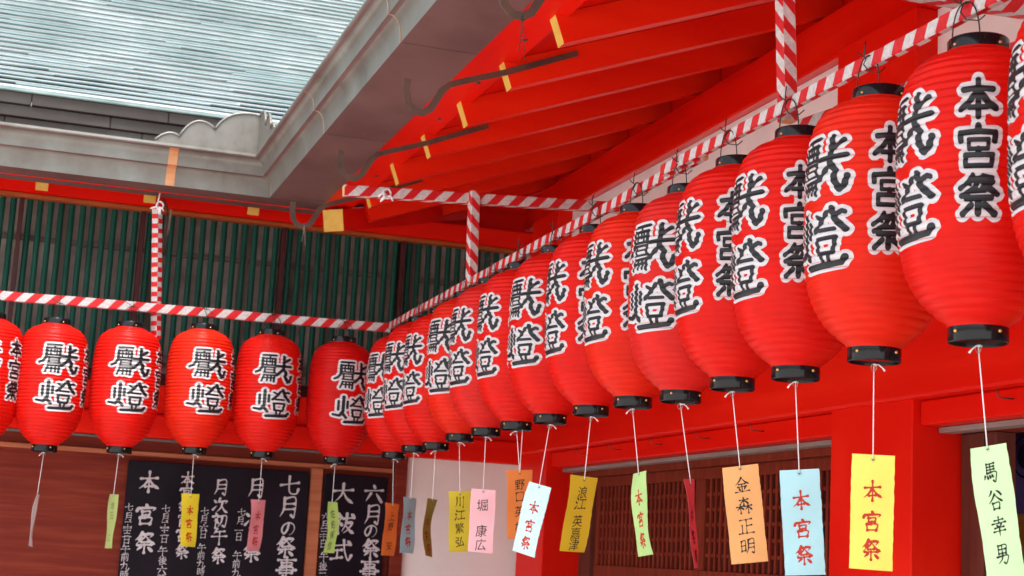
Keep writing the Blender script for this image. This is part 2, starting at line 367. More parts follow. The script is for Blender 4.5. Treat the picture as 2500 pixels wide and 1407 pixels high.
# boards above the rafters (a sheet with thickness), cut along the valley
def vx(y): return 1.77+(y-8.62)
bd = MB()
top = [(1.76, YN), (3.6, YN), (3.6, 10.4), (vx(8.62)+.0, 8.62), (1.76, 8.60)]
bd.add([(x, y, bz(x)+.002) for x, y in top]+[(x, y, bz(x)+.03) for x, y in top], [(4, 3, 2, 1, 0), (5, 6, 7, 8, 9)]+[(i, (i+1) % 5, 5+(i+1) % 5, 5+i) for i in range(5)])
rpart('roof_boarding', bd, M_redy)
# eave board lying on the rafter tips
rpart('eave_board', MB().box(1.49, 1.755, YN, 8.57, 1.886, 1.985, .008), M_redy)
# valley rafter at the inside corner with its broad ochre end
dd = np.array([1, 1, 0])/math.sqrt(2); pp = np.array([1, -1, 0])/math.sqrt(2)
def valley():
    P0 = np.array([1.635, 8.475, 0]); w = .065; L = 2.2; sl = TT/math.sqrt(2); zb, zt = 1.737, 1.862
    mb = MB(); vs = []
    for t, lift in ((0, 0), (L, 0)):
        for s in (-w, w):
            for z in (zb, zt):
                sh = (z-zt)*-.22 if t == 0 else 0
                p = P0+dd*(t+sh)+pp*s; vs.append((p[0], p[1], z+(t+sh)*sl))
    # 0:-w zb 1:-w zt 2:+w zb 3:+w zt
    mb.add(vs, [(0, 4, 5, 1), (2, 3, 7, 6), (0, 2, 6, 4), (1, 5, 7, 3), (4, 6, 7, 5)])
    mb.add([vs[i] for i in (0, 1, 3, 2)], [(0, 1, 2, 3)], 1)
    return mb
rpart('valley_rafter', valley(), [M_redx, M_yel])
# eave edge: stacked layers, then the verdigris course edge and the roof
YV = 8.55; XV = 1.40; ZE = 2.338
def stack_layers(mbs, horizontal):
    pass
st = MB()
for i in range(5):
    z1 = ZE-.022-i*.066; st.box(XV+.012+i*.014, XV+.4, YN, YV-.02+.0*i, z1-.064, z1, .004)
rpart('layered_eave', st, M_stack)
e = MB().box(XV, XV+.2, YN, YV-.01, ZE-.02, ZE, .005); rpart('eave_edging', e, M_verd)
rb = MB()
ncr = 64; cs = [(0, 0)]
for i in range(ncr):
    t = .50+.16*min(1, i/18); h = .118*math.cos(math.atan(t)); cs.append((cs[-1][0]+h, cs[-1][1]+h*t))
def roof_course(mb, F, s0, s1, l0, l1, rnd):
    """one strip of sheet: F(along, out, z). lower edge lifted 11 mm over the course below"""
    vs = []; fs = []; a = l0-rnd.uniform(0, .5)
    while a < l1:      # separate sheets, each seated a little differently
        b_ = min(l1, a+rnd.uniform(.45, .8)); a0 = max(a, l0); base = rnd.uniform(-.0035, .0045)
        if b_ > a0:
            q = len(vs)
            for k in range(3):
                t = a0+(b_-a0)*k/2; j = base+rnd.uniform(-.002, .002); j2 = rnd.uniform(-.004, .004)
                vs += [F(t, s0[0]+.04, ZE+s0[1]+.022), F(t, s0[0]-.006+j2, ZE+s0[1]+.017+j), F(t, s0[0]-.008+j2, ZE+s0[1]+.022+j), F(t, s1[0]+.03, ZE+s1[1]+.016)]
            for k in range(2):
                c = q+k*4; fs += [(c+m, c+m+4, c+m+5, c+m+1) for m in range(3)]
        a = b_
    mb.add(vs, fs)
rnd = random.Random(3)
for i in range(ncr):
    roof_course(rb, lambda a, o, z: (XV+o, a, z), cs[i], cs[i+1], YN, YV+cs[i][0]*.999, rnd)
rpart('roof', rb, M_roof, fix=False)

# ================================================================== left hall (wall along X)
LO = (1.0, 9.3, -1.6)
lh = thing('shrine_hall', 'shrine hall on the left with green slatted upper windows, verdigris roof and brown boarded wall', 'shrine hall', LO)
XW0 = -3.2
def lpart(name, mb, m, parent=None, **k):
    mb.org = np.array(LO); return mb.build(name, m, parent or lh, **k)
# boarded lower wall, rail and trims
lpart('boarded_wall', MB().box(XW0, 2.238, YF+.03, YF+.10, -1.6, .5675, .002), M_brown)
lpart('wall_trim', MB().box(XW0, 2.236, YF+.012, YF+.0295, .466, .492, .004), M_brown2)
lpart('wall_post', MB().box(1.742, 1.815, YF-.004, YF+.0295, -1.6, .465, .004), M_brown2)
lpart('corner_post', MB().box(2.239, 2.312, YF-.02, YF+.14, -1.6, .5675, .005), M_brown)
lpart('plaster_wall', MB().box(2.313, 3.2, YF+.02, YF+.10, -1.6, .5675, .002), M_plaster)
lpart('door_rail', MB().box(XW0, 2.30, YF-.02, YF+.028, .5525, .565, .003), M_dkrail)
lpart('lower_beam', MB().box(XW0, 3.05, YF-.022, YF+.18, .568, .700, .008), M_redx)
lpart('middle_beam', MB().box(XW0, 3.04, YF+.012, YF+.18, .703, .872, .008), M_redx)
lpart('sill_beam', MB().box(XW0, 3.03, YF+.09, YF+.18, .875, .945, .004), M_dkred)
lpart('head_beam', MB().box(XW0, 3.06, YF-.01, YF+.18, 1.885, 2.0, .008), M_redx)
lpart('head_edge', MB().box(XW0, 3.055, YF-.016, YF+.05, 1.862, 1.8835, .004), M_orange)
lpart('upper_wall', MB().box(XW0, 2.3, YF+.32, YF+.38, 2.0, 2.14, .004).box(2.3, 3.4, YF+.32, YF+.38, 2.0, 2.55, .004), M_redx)
# room behind the slats
lpart('room_wall', MB().box(XW0, 3.3, YF+.26, YF+.30, .9, 2.05, .002), M_room)
rr = MB()
for z0, z1 in ((1.02, 1.07), (1.66, 1.69)): rr.box(XW0, 3.2, YF+.225, YF+.259, z0, z1, .003)
for x in [-2.9+.52*i for i in range(12)]: rr.box(x, x+.05, YF+.22, YF+.258, .95, 2.0, .003)
lpart('room_framing', rr, M_room2)
posts = [-2.31, -1.54, -.77, -.005, .667, 1.484, 2.21, 2.98]
for x in posts: lpart('window_post', MB().box(x-.013, x+.013, YF+.02, YF+.1, .946, 1.861, .003), M_dkred)
for xa, xb in zip(posts[:-1], posts[1:]):
    mb = MB(); n = round((xb-xa-.026)/.060); stp = (xb-xa-.026)/n
    for i in range(n):
        x = xa+.013+(i+.5)*stp+random.uniform(-.0015, .0015)
        mb.tube([(x, YF+.06, .946), (x+random.uniform(-.002, .002), YF+.06, 1.861)], .0175, 10)
    lpart('slatted_window', mb, M_green, smooth=True, auto=50)
# short rafters with ochre ends, eave board
ZA, YE = 1.866, 8.86
for x in [.09+.583*k for k in range(-5, 3)]:
    mb = MB(); w = .033; h = .1; L = .5; vs = []
    for xx in (x-w, x+w): vs += [(xx, YE, ZA+h), (xx, YE+.03, ZA), (xx, YE+L, ZA+L*TT), (xx, YE+L, ZA+h+L*TT)]
    mb.add(vs, [(3, 2, 1, 0), (4, 5, 6, 7), (1, 5, 6, 2), (2, 6, 7, 3), (3, 7, 4, 0)]); mb.add([vs[i] for i in (0, 1, 5, 4)], [(0, 1, 2, 3)], 1)
    lpart('rafter', mb, [M_redx, M_yel])
bd = MB(); t2 = [(XW0, 8.6), (1.74, 8.6), (3.2, 10.06), (XW0, 10.06)]
bd.add([(x, y, ZA+.102+(y-YE)*TT) for x, y in t2]+[(x, y, ZA+.13+(y-YE)*TT) for x, y in t2], [(3, 2, 1, 0), (4, 5, 6, 7)]+[(i, (i+1) % 4, 4+(i+1) % 4, 4+i) for i in range(4)])
lpart('roof_boarding', bd, M_redx)
lpart('eave_board', MB().box(XW0, 1.48, 8.65, 8.85, 1.975, 2.05, .006), M_redx)
st = MB(); rnd = random.Random(5)
for i in range(5):
    z1 = ZE-.022-i*.066; x = XW0
    while x < XV:
        xe = min(x+rnd.uniform(.45, .75), XV)
        if XV-xe < .2: xe = XV
        st.box(x+.0008, xe-.0008, YV+.012+i*.014+rnd.uniform(0, .003), YV+.4, z1-.064, z1, .004); x = xe
lpart('layered_eave', st, M_stack)
lpart('eave_edging', MB().box(XW0, XV+.19, YV, YV+.2, ZE-.021, ZE+.001, .006), M_verd)
rb = MB(); rnd = random.Random(11)
for i in range(ncr):
    roof_course(rb, lambda a, o, z: (a, YV+o, z), cs[i], cs[i+1], XW0-2, XV+cs[i][0]*.999, rnd)
lpart('roof', rb, M_roof, fix=False)

# ================================================================== copper gutter round the courtyard corner
GX, GY, GZ = 1.275, 8.43, 1.876
GO = (GX, GY, GZ)
gt = thing('roof_gutter', 'weathered copper box gutter turning the corner under both roofs', 'gutter', GO)
def gpart(name, mb, m, parent=None, **k):
    mb.org = np.array(GO); return mb.build(name, m, parent or gt, **k)
front = [(0, 0), (.001, .03), (.006, .062), (.018, .088), (.034, .100), (.054, .103), (.055, .128), (.060, .152), (.074, .174), (.090, .182), (.104, .185), (.111, .193), (.109, .206), (.098, .209)]
inner = [(.093, .199), (.068, .184), (.050, .16), (.044, .113), (.02, .105), (-.010, .008), (-.292, .008), (-.292, .12), (-.30, .12), (-.30, 0)]
prof = front+inner
def GA(x): return lambda o, h: (x, GY-o, GZ+h)
def GB(y): return lambda o, h: (GX-o, y, GZ+h)
GCn = lambda o, h: (GX-o, GY-o, GZ+h)
tr = MB().sweep(prof, [GA(XW0), GCn, GB(YN)])
tro = tr; tr.org = np.array(GO)
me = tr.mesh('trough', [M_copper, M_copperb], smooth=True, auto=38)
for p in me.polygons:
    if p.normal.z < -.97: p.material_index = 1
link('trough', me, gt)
# bottom sheet seams + front seams, the clean copper strap
def seam_b(y, w=.010, m=M_seam):
    pr = [(a+.0035, b) for a, b in front[:11]]; pr2 = [(a+.0005, b) for a, b in front[:11]][::-1]
    return MB().sweep(pr+pr2, [GB(y-w/2), GB(y+w/2)])
for y in (8.38, 6.95, 5.52, 4.09, 2.66): gpart('seam', seam_b(y), M_seam); gpart('seam', MB().box(GX+.004, GX+.296, y-.004, y+.004, GZ-.003, GZ-.0004, .001), M_copperb)
def seam_a(x, w):
    pr = [(a+.004, b) for a, b in front[:11]]; pr2 = [(a+.0005, b) for a, b in front[:11]][::-1]
    return MB().sweep(pr+pr2, [GA(x-w/2), GA(x+w/2)])
gpart('copper_strap', seam_a(.735, .048), M_strap)
gpart('copper_strap', seam_a(-1.2, .048), M_strap)
# cloud-shaped splash plates standing on the lip at the corner
def cloud_outline():
    def arc(a, b, c, n=10):
        """smooth bump from a to c through b"""
        P = []
        for k in range(n+1):
            t = k/n; P.append(tuple((1-t)**2*np.array(a)+2*t*(1-t)*(2*np.array(b)-.5*np.array(a)-.5*np.array(c))+t*t*np.array(c)))
        return P
    p = [(.545, 0)]+arc((.545, .012), (.480, .056), (.420, .046))+arc((.420, .050), (.335, .140), (.233, .110), 12)
    p += [tuple(q) for q in cr([(.233, .116), (.209, .154), (.162, .194), (.104, .215), (.041, .221), (0, .216)], 4)]+[(0, 0)]
    return p
def cr(pts, n=7):
    P = [np.array(p, float) for p in pts]
    Q = [2*P[0]-P[1]]+P+[2*P[-1]-P[-2]]; out = []
    for i in range(1, len(Q)-2):
        a, b, c, d = Q[i-1:i+3]
        for k in range(n): t = k/n; out.append(.5*((2*b)+(c-a)*t+(2*a-5*b+4*c-d)*t*t+(-a+3*b-3*c+d)*t**3))
    out.append(P[-1]); return out
co = cloud_outline()
ofs = .1
pl = MB().plate(co, lambda a, b, t: (GX-ofs-a, GY-ofs+t, GZ+.206+b), .006)
rim = MB().tube([(GX-ofs-a, GY-ofs-.001, GZ+.206+b) for a, b in co[1:-1]], .007, 8)
o = gpart('splash_plate', pl, M_copper); gpart('rim', rim, M_copper, o, smooth=True)
pl = MB().plate(co, lambda a, b, t: (GX-ofs+t, GY-ofs-a, GZ+.206+b), .006)
rim = MB().tube([(GX-ofs-.001, GY-ofs-a, GZ+.206+b) for a, b in co[1:-1]], .007, 8)
o = gpart('splash_plate', pl, M_copper); gpart('rim', rim, M_copper, o, smooth=True)
# flat iron brackets: fixed to a rafter side, dipping in a U under the gutter
def bracket(y):
    c = [(1.325, 1.762), (1.322, 1.72), (1.333, 1.668), (1.360, 1.640), (1.392, 1.638), (1.420, 1.656), (1.442, 1.695), (1.463, 1.735), (1.492, 1.763), (1.54, 1.783), (1.62, 1.812)]
    x = 1.7
    while x < 2.0: c.append((x, 1.840+(x-1.7)*TT*1.12)); x += .07
    c.append((2.0, 1.840+.3*TT*1.12))
    vs = []; fs = []
    n = len(c)
    for i, (x, z) in enumerate(c):
        a = np.array(c[max(0, i-1)]); b = np.array(c[min(n-1, i+1)]); t = (b-a)/np.linalg.norm(b-a); nn = np.array([-t[1], t[0]])
        w = .0138 if i < 8 else .0112
        for yy in (y-.0035, y+.0035):
            for s in (-w, w): vs.append((x+nn[0]*s, yy, z+nn[1]*s))
    for i in range(n-1):
        b = i*4; fs += [(b, b+4, b+5, b+1), (b+2, b+3, b+7, b+6), (b, b+2, b+6, b+4), (b+1, b+5, b+7, b+3)]
    fs += [(0, 1, 3, 2), (4*n-4, 4*n-2, 4*n-1, 4*n-3)]
    mb = MB(); mb.add(vs, fs)
    for x in (1.93, 1.80): mb.tube([(x, y-.003, 1.840+(x-1.7)*TT*1.12), (x, y-.008, 1.840+(x-1.7)*TT*1.12)], .006, 8)
    return mb
for k in (-4, -3, -2, -1, 0, 1, 2):
    y = 5.62+1.18*k-.0335; gpart('bracket', bracket(y-.001), M_iron)
def bracket_a(x):
    c = [(8.50, 1.762), (8.50, 1.72), (8.52, 1.662), (8.56, 1.64), (8.60, 1.655), (8.63, 1.70), (8.66, 1.76), (8.70, 1.80), (8.80, 1.838), (8.9, 1.875), (9.06, 1.93)]
    mb = MB(); w = .0125; vs = []; fs = []; n = len(c)
    for i, (yy, z) in enumerate(c):
        a = np.array(c[max(0, i-1)]); b = np.array(c[min(n-1, i+1)]); t = (b-a)/np.linalg.norm(b-a); nn = np.array([-t[1], t[0]])
        for xx in (x-.0035, x+.0035):
            for s in (-w, w): vs.append((xx, yy+nn[0]*s, z+nn[1]*s))
    for i in range(n-1):
        b = i*4; fs += [(b, b+4, b+5, b+1), (b+2, b+3, b+7, b+6), (b, b+2, b+6, b+4), (b+1, b+5, b+7, b+3)]
    fs += [(0, 1, 3, 2), (4*n-4, 4*n-2, 4*n-1, 4*n-3)]
    mb.add(vs, fs); return mb
for x in (.76, -.52): gpart('bracket', bracket_a(x), M_iron)
for i, (y, L, lab) in enumerate(((5.62+1.18*-1-.034, .12, 'loose twist of dark wire dangling from the gutter bracket at the top edge'), (7.945, .085, 'small pale wire twist under the gutter bracket by the big ochre rafter end'))):
    rnd = random.Random(i); top = np.array([1.39, y-.006, 1.622]); mb = MB(org=top)
    for s in (0, 1):
        P = []
        for k in range(26):
            t = k/25; P.append(top+np.array([.0032*math.sin(k*1.5+s*3)*(.4+t)+.012*t*(1 if s else -.6), -.004+.005*math.cos(k*1.7+s*3), .02-(L+.02*s)*t]))
        mb.tube(P, .0013, 5)
    o = mb.build('wire_twist', M_wire if i == 0 else M_ring, smooth=True); o.location = top; tag(o, lab, 'wire')

# ================================================================== striped poles
def pole(name, p0, p1, w, h, label, period=.1, slant=1.0, phase=0.0, roll=0.0, upv=(0, 0, 1), end=True, flat=False, group='red and white striped poles'):
    """stick from p0 to p1 (centre line), w thick sideways, h thick along upv"""
    p0 = np.array(p0, float); p1 = np.array(p1, float); L = np.linalg.norm(p1-p0); t = (p1-p0)/L
    u = np.array(upv, float); u -= t*(u@t); u /= np.linalg.norm(u); s = np.cross(u, t)
    if roll: u, s = u*math.cos(roll)+s*math.sin(roll), s*math.cos(roll)-u*math.sin(roll)
    c = .0035
    pr = [(-w/2+c, -h/2), (w/2-c, -h/2), (w/2, -h/2+c), (w/2, h/2-c), (w/2-c, h/2), (-w/2+c, h/2), (-w/2, h/2-c), (-w/2, -h/2+c)]
    per = [0]
    for i in range(8): a = pr[i]; b = pr[(i+1) % 8]; per.append(per[-1]+math.hypot(a[0]-b[0], a[1]-b[1]))
    if flat: per = [0, 0, w, w, 2*w, 2*w, 3*w, 3*w, 4*w]
    N = max(2, int(L/.25)); vs = []; fs = []; uvs = []; rnd = random.Random(int(L*1000))
    for i in range(N+1):
        q = p0+t*L*i/N; j = rnd.uniform(-.002, .002) if 0 < i < N else 0
        for a, b in pr: vs.append(q+s*a+u*(b+j)-p0)
    for i in range(N):
        for k in range(8):
            fs.append((i*8+k, i*8+(k+1) % 8, (i+1)*8+(k+1) % 8, (i+1)*8+k))
            ua, ub = L*i/N+phase, L*(i+1)/N+phase; k1 = k if flat else k+1; uvs += [(ua, per[k]), (ua, per[k1]), (ub, per[k1]), (ub, per[k])]
    nside = len(fs)
    fs += [tuple(range(8))[::-1], tuple(N*8+k for k in range(8))]; uvs += [(0, 0)]*16
    me = bpy.data.meshes.new(name); me.from_pydata([tuple(map(float, v)) for v in vs], [], fs)
    me.materials.append(stripe_material(period, slant)); me.materials.append(M_wood)
    for p in me.polygons:
        if p.index >= nside: p.material_index = 1
    ul = me.uv_layers.new(name='UVMap')
    for i, q in enumerate(uvs): ul.data[i].uv = q
    me.update()
    root = thing(name, label, 'striped pole', p0, group)
    link('striped_stick', me, root)
    return root
XRD, YRD = 2.038, 8.62
def knot(parent, p, r=.02, seed=1):
    rnd = random.Random(seed); o = np.array(parent.location); mb = MB(org=o); p = np.array(p)
    P = [p+np.array([r*1.5*math.cos(a), r*.5*math.sin(a)-.0, r*1.9*math.sin(a)]) for a in np.linspace(0, 2*math.pi, 14)]; mb.tube(P, .0045, 6)
    for k in range(4):
        e = p+np.array([rnd.uniform(-.05, .05), rnd.uniform(-.02, .0), rnd.uniform(-.055, -.02)]); mb.tube([p+np.array([0, -.012, -r*1.2]), (p+e)/2+np.array([0, -.015, rnd.uniform(-.005, .015)]), e], .004, 6)
    mb.build('cord_tie', M_cord, parent, smooth=True)
pa = pole('striped_pole', (XW0, YRD, 1.16+.022), (XRD+.02, YRD, 1.253), .03, .05, 'red and white striped pole carrying the row of lanterns in front of the left hall', .105, .95)
pole('striped_pole', (XRD, YRD-.0, 1.264), (XRD, 4.45, 1.300), .024, .038, 'farther half of the long slanting striped pole over the right-hand lantern row, meeting the corner', .096, .5)
pole('striped_pole', (XRD-.025, 4.72, 1.302), (XRD-.018, 1.6, 1.292), .024, .038, 'nearer half of the long slanting striped pole over the largest lanterns at upper right', .096, .5)
pc = pole('striped_pole', (1.40, 7.03, 1.640), (2.99, 7.03, 1.735), .045, .05, 'level striped pole with a bare wood end, hung from the gutter bracket', .103, 1.0)
knot(pc, (1.60, 7.0, 1.645), .012, 4)
pole('striped_pole', (2.035, 7.01, 1.27), (2.020, 7.0, 1.705), .045, .045, 'short upright striped pole hanging from the level pole near the corner', .083, 1.0, upv=(0, 1, 0), roll=-.12)
pole('striped_pole', (2.068, 3.955, 1.285), (2.033, 3.955, 2.0), .045, .045, 'tall upright striped pole running out of the top edge of the picture', .080, 1.05, upv=(0, 1, 0), roll=-.02)
pole('striped_pole', (1.38, 3.90, 1.70), (2.99, 3.97, 1.765), .05, .05, 'striped pole just showing at the top edge above the largest lantern', .103, 1.0)
pole('striped_pole', (2.085, 3.90, 1.252), (2.26, 2.75, 1.252), .035, .05, 'short striped stick behind the slanting pole beside the tall upright', .098, 1.0)
_b = on(380, 830, 1, 8.665); _t = on(384, 505, 1, 8.60)
pv = pole('striped_pole', _b, _t, .042, .042, 'checked looking upright striped pole hanging from the left gutter by a cord', .053, .5*.053/.042, upv=(0, 1, 0), roll=R_(45), flat=True)
knot(pv, _t+np.array([.01, -.04, .0]), .012, 9)
_w = MB(org=_b); _w.tube([_t+np.array([0, 0, -.02]), _t+np.array([.0, -.03, .03]), _t+np.array([.005, -.03, .07])], .004, 6); _w.build('cord_tie', M_cord, pv, smooth=True)

# ================================================================== glyphs
def cr(pts, n=7):
    P = [np.array(p, float) for p in pts]
    if len(P) == 2: return [P[0]+(P[1]-P[0])*i/n for i in range(n+1)]
    Q = [2*P[0]-P[1]]+P+[2*P[-1]-P[-2]]; out = []
    for i in range(1, len(Q)-2):
        a, b, c, d = Q[i-1:i+3]
        for k in range(n): t = k/n; out.append(.5*((2*b)+(c-a)*t+(2*a-5*b+4*c-d)*t*t+(-a+3*b-3*c+d)*t**3))
    out.append(P[-1]); return out
BR = {  # brush characters on a 0-100 grid, y down; t taper, n broad foot, d dot, s plain
'本': '12,36 50,33 88,29 s|50,2 51,50 50,96 s|50,34 32,62 4,86 t|50,34 70,62 98,80 n|34,73 66,69 s',
'宮': '48,2 54,13 d|15,20 8,36 d|14,24 88,18 80,33 t|32,37 35,56 s|32,39 68,35 64,55 s|36,56 64,54 s|50,54 46,66 s|24,66 28,96 s|24,69 77,65 72,95 s|28,95 74,92 s',
'祭': '36,4 24,24 4,44 t|34,14 53,13 40,34 8,60 t|26,24 34,31 d|20,33 28,40 d|62,9 85,10 70,28 t|54,20 76,44 98,56 n|36,49 64,46 s|18,63 82,58 s|50,60 50,97 s|34,70 16,88 t|66,70 84,86 d',
'馬': '28,4 26,50 s|28,6 78,2 s|50,6 50,46 s|28,20 74,17 s|28,34 74,31 s|26,50 84,45 80,76 72,96 62,88 s|14,62 6,84 t|28,60 30,76 d|42,58 46,72 d|56,56 62,68 d',
'谷': '34,6 26,20 10,34 t|62,4 78,13 90,27 d|50,22 30,48 2,72 t|50,24 72,46 98,62 n|30,66 34,98 s|30,68 72,64 68,95 s|34,95 70,92 s',
'幸': '22,16 78,11 s|50,0 50,28 s|6,32 94,26 s|34,36 40,47 d|64,34 56,47 t|20,53 80,48 s|12,71 88,65 s|50,48 50,100 t',
'男': '24,6 26,48 s|24,8 78,4 74,46 s|50,6 50,44 s|26,26 74,23 s|26,46 74,43 s|12,62 84,56 78,84 66,98 58,90 s|52,44 44,74 10,100 t',
'金': '50,0 30,28 2,50 t|50,4 72,28 98,43 n|30,43 70,40 s|22,60 78,55 s|50,42 50,88 s|30,65 36,80 d|70,63 62,78 t|6,91 96,85 s',
'森': '24,15 78,10 s|50,0 50,44 s|50,14 26,40 t|50,14 76,35 d|2,57 46,52 s|26,42 26,98 s|26,56 2,82 t|26,56 44,72 d|54,55 98,50 s|76,40 76,98 s|76,54 54,80 t|76,54 100,80 n',
'正': '12,10 88,4 s|52,8 52,92 s|54,46 86,42 s|24,42 24,92 s|2,95 98,89 s',
'明': '8,16 8,80 s|8,18 34,14 34,76 s|8,46 34,43 s|10,77 34,74 s|54,8 52,60 36,98 t|54,10 90,5 88,88 76,86 s|54,34 88,31 s|52,58 88,55 s',
'七': '6,48 92,32 s|46,4 47,66 58,86 84,85 92,64 s', '月': '28,4 26,60 8,98 t|28,7 80,2 78,92 64,86 s|28,33 78,29 s|27,59 78,55 s',
'の': '54,20 46,60 26,86 10,66 20,34 52,14 84,24 92,54 76,84 54,96 t',
'事': '8,14 92,10 s|50,0 50,96 36,88 s|26,25 28,40 s|26,27 74,24 72,39 s|28,40 72,38 s|20,51 80,47 78,73 s|4,63 96,58 s|20,75 78,72 s',
'大': '6,37 94,28 s|50,2 44,50 6,94 t|50,38 68,68 98,90 n', '六': '46,2 54,17 d|4,35 96,28 s|34,47 8,90 t|62,46 92,88 d',
'式': '8,29 92,20 s|14,51 52,46 s|32,48 32,82 s|4,89 54,80 s|60,2 66,50 84,92 98,70 s|78,4 88,14 d',
'次': '8,16 20,29 d|4,78 28,50 t|46,4 30,36 t|44,25 90,18 78,38 t|62,26 54,62 24,96 t|60,50 76,78 98,93 n',
'初': '22,2 30,13 d|6,25 44,20 8,62 t|26,42 26,96 s|36,40 30,52 d|28,54 42,64 d|48,22 92,18 86,84 72,80 s|66,22 60,60 38,94 t',
'午': '34,2 14,37 t|28,22 82,16 s|4,53 96,46 s|52,20 52,100 s',
'祓': '20,2 28,13 d|6,25 38,20 6,60 t|24,42 24,96 s|30,46 40,56 d|46,27 96,20 s|62,4 58,50 38,92 t|60,46 88,44 70,74 46,96 t|58,56 76,78 98,93 n|82,4 92,12 d',
'日': '24,6 24,94 s|24,8 76,5 76,92 s|24,49 76,47 s|25,91 76,89 s', '一': '4,52 96,46 s', '二': '16,24 84,20 s|4,85 96,79 s', '三': '10,14 88,10 s|18,49 80,45 s|2,91 98,85 s',
'十': '4,45 96,40 s|50,2 50,98 s', '九': '40,4 36,50 6,94 t|8,33 72,26 70,80 84,93 98,72 s', '川': '20,6 18,60 4,94 t|50,10 50,80 s|82,4 82,98 s',
'口': '16,18 22,90 s|16,20 84,15 78,88 s|22,86 80,83 s', '上': '46,4 46,88 s|48,42 84,38 s|2,92 98,86 s', '江': '12,6 24,20 d|4,36 16,48 d|4,94 26,62 t|42,20 92,15 s|66,18 66,84 s|34,88 98,82 s',
'田': '14,14 16,92 s|14,16 86,12 84,90 s|50,14 50,88 s|16,51 84,48 s|16,90 84,87 s',
}
GO_ = {  # block characters; numbers after each stroke are width
'本': '50,4 50,96 13|12,29 50,25 88,29 13|44,36 30,56 6,77 13|56,36 72,58 94,76 15|28,73 72,73 11',
'宮': '50,2 50,14 15|5,18 6,36 13|6,18 50,15 94,18 12|93,18 91,38 13|26,34 76,34 74,56 27,56 26,34 10|50,56 50,68 12|18,70 86,70 82,96 18,96 18,70 11',
'祭': '36,4 26,20 5,34 11|30,16 52,12 40,36 8,52 12|24,20 30,27 8|62,6 84,10 60,34 11|56,12 74,34 96,48 14|88,20 76,30 10|30,42 66,40 11|20,58 82,57 13|50,60 49,92 15|32,74 10,94 13|66,74 90,94 15',
'獻': '17,4 52,3 7|36,4 36,28 4.5|16,15 50,14 6|17,14 17,44 10,57 1,62 7.5|50,14 50,37 6.5|27,14 27,36 4|42,14 42,36 4|18,25 50,25 4.5|18,37 50,37 5|23,44 51,44 5|24,44 24,63 5|49,44 49,63 5.5|24,53 49,53 4|22,63 52,63 5.5|22,72 51,71 5|23,71 17,92 5.5|32,72 31,91 5|41,72 41,91 5|50,71 49,93 6|20,81 50,80 4.5|75,4 74,40 72,50 56,70 8.5|79,22 92,12 8|57,39 96,37 8.5|74,48 82,60 79,72 86,87 9|82,78 88,91 94,87 98,70 8.5',
'燈': '16,22 16,52 7|29,6 29,52 27,66 8.5|40,22 40,44 7|26,60 20,72 3,68 8|27,62 38,78 8|70,8 62,22 50,36 7.5|53,12 62,18 6|77,2 84,22 98,38 9|84,13 92,8 96,10 7|58,35 82,35 6|54,49 84,48 80,72 57,72 54,49 6.5|61,74 64,88 5.5|74,74 72,88 5.5|36,92 70,90 92,88 97,80 9.5',
}
def parse(s, brush, wt):
    strokes = []
    for st in s.split('|'):
        tk = st.split(); kind = tk[-1]; pts = [tuple(float(c) for c in q.split(',')) for q in tk[:-1]]
        if not brush:
            P = []
            for i in range(len(pts)-1):
                a, b = np.array(pts[i]), np.array(pts[i+1]); m = max(2, int(np.linalg.norm(b-a)/2.0)); P += [a+(b-a)*k/m for k in range(m)]
            P.append(np.array(pts[-1])); W = [float(kind)/2*(1.16 if float(kind) > 10 else 1.06)]*len(P)
        else:
            P = cr(pts, 12); n = len(P)-1; W = []
            for i in range(n+1):
                t = i/n
                if kind == 's': w = .62+.50*max(0, 1-t*5)+.58*max(0, 1-(1-t)*5)
                elif kind == 't': w = 1.1*(1-t)**.75+.12
                elif kind == 'n': w = (.35+.95*t/.78) if t < .78 else 1.30*(1-(t-.78)/.22*.8)
                else: w = .35+.95*math.sin(min(1, t*1.15)*math.pi*.62)
                W.append(w*wt)
        strokes.append((np.array(P), np.array(W)))
    return strokes
def sdf_grid(strokes, N, pad):
    g = np.linspace(-pad, 100+pad, N); X, Y = np.meshgrid(g, g); D = np.full(X.shape, 1e9)
    for P, W in strokes:
        for (x, y), w in zip(P, W): np.minimum(D, np.hypot(X-x, Y-y)-w, out=D)
    return g, D
def march(g, D, iso):
    """filled marching squares -> verts (0-100 grid), faces"""
    vid = {}; vs = []; fs = []; V = D-iso; N = len(g)
    def corner(i, j):
        k = (0, i, j)
        if k not in vid: vid[k] = len(vs); vs.append((g[i], g[j]))
        return vid[k]
    def edge(i, j, i2, j2):
        k = (1, min(i, i2), min(j, j2), i != i2)
        if k not in vid:
            a, b = V[j, i], V[j2, i2]; t = min(.98, max(.02, a/(a-b))); vid[k] = len(vs); vs.append((g[i]+(g[i2]-g[i])*t, g[j]+(g[j2]-g[j])*t))
        return vid[k]
    ins = V < 0
    for j in range(N-1):
        for i in range(N-1):
            c = [(i, j), (i+1, j), (i+1, j+1), (i, j+1)]; s = [ins[q[1], q[0]] for q in c]
            if not any(s): continue
            poly = []
            for k in range(4):
                a, b = c[k], c[(k+1) % 4]
                if s[k]: poly.append(corner(*a))
                if s[k] != s[(k+1) % 4]: poly.append(edge(*a, *b))
            if len(poly) >= 3: fs.append(tuple(poly))
    return vs, fs
_gc = {}
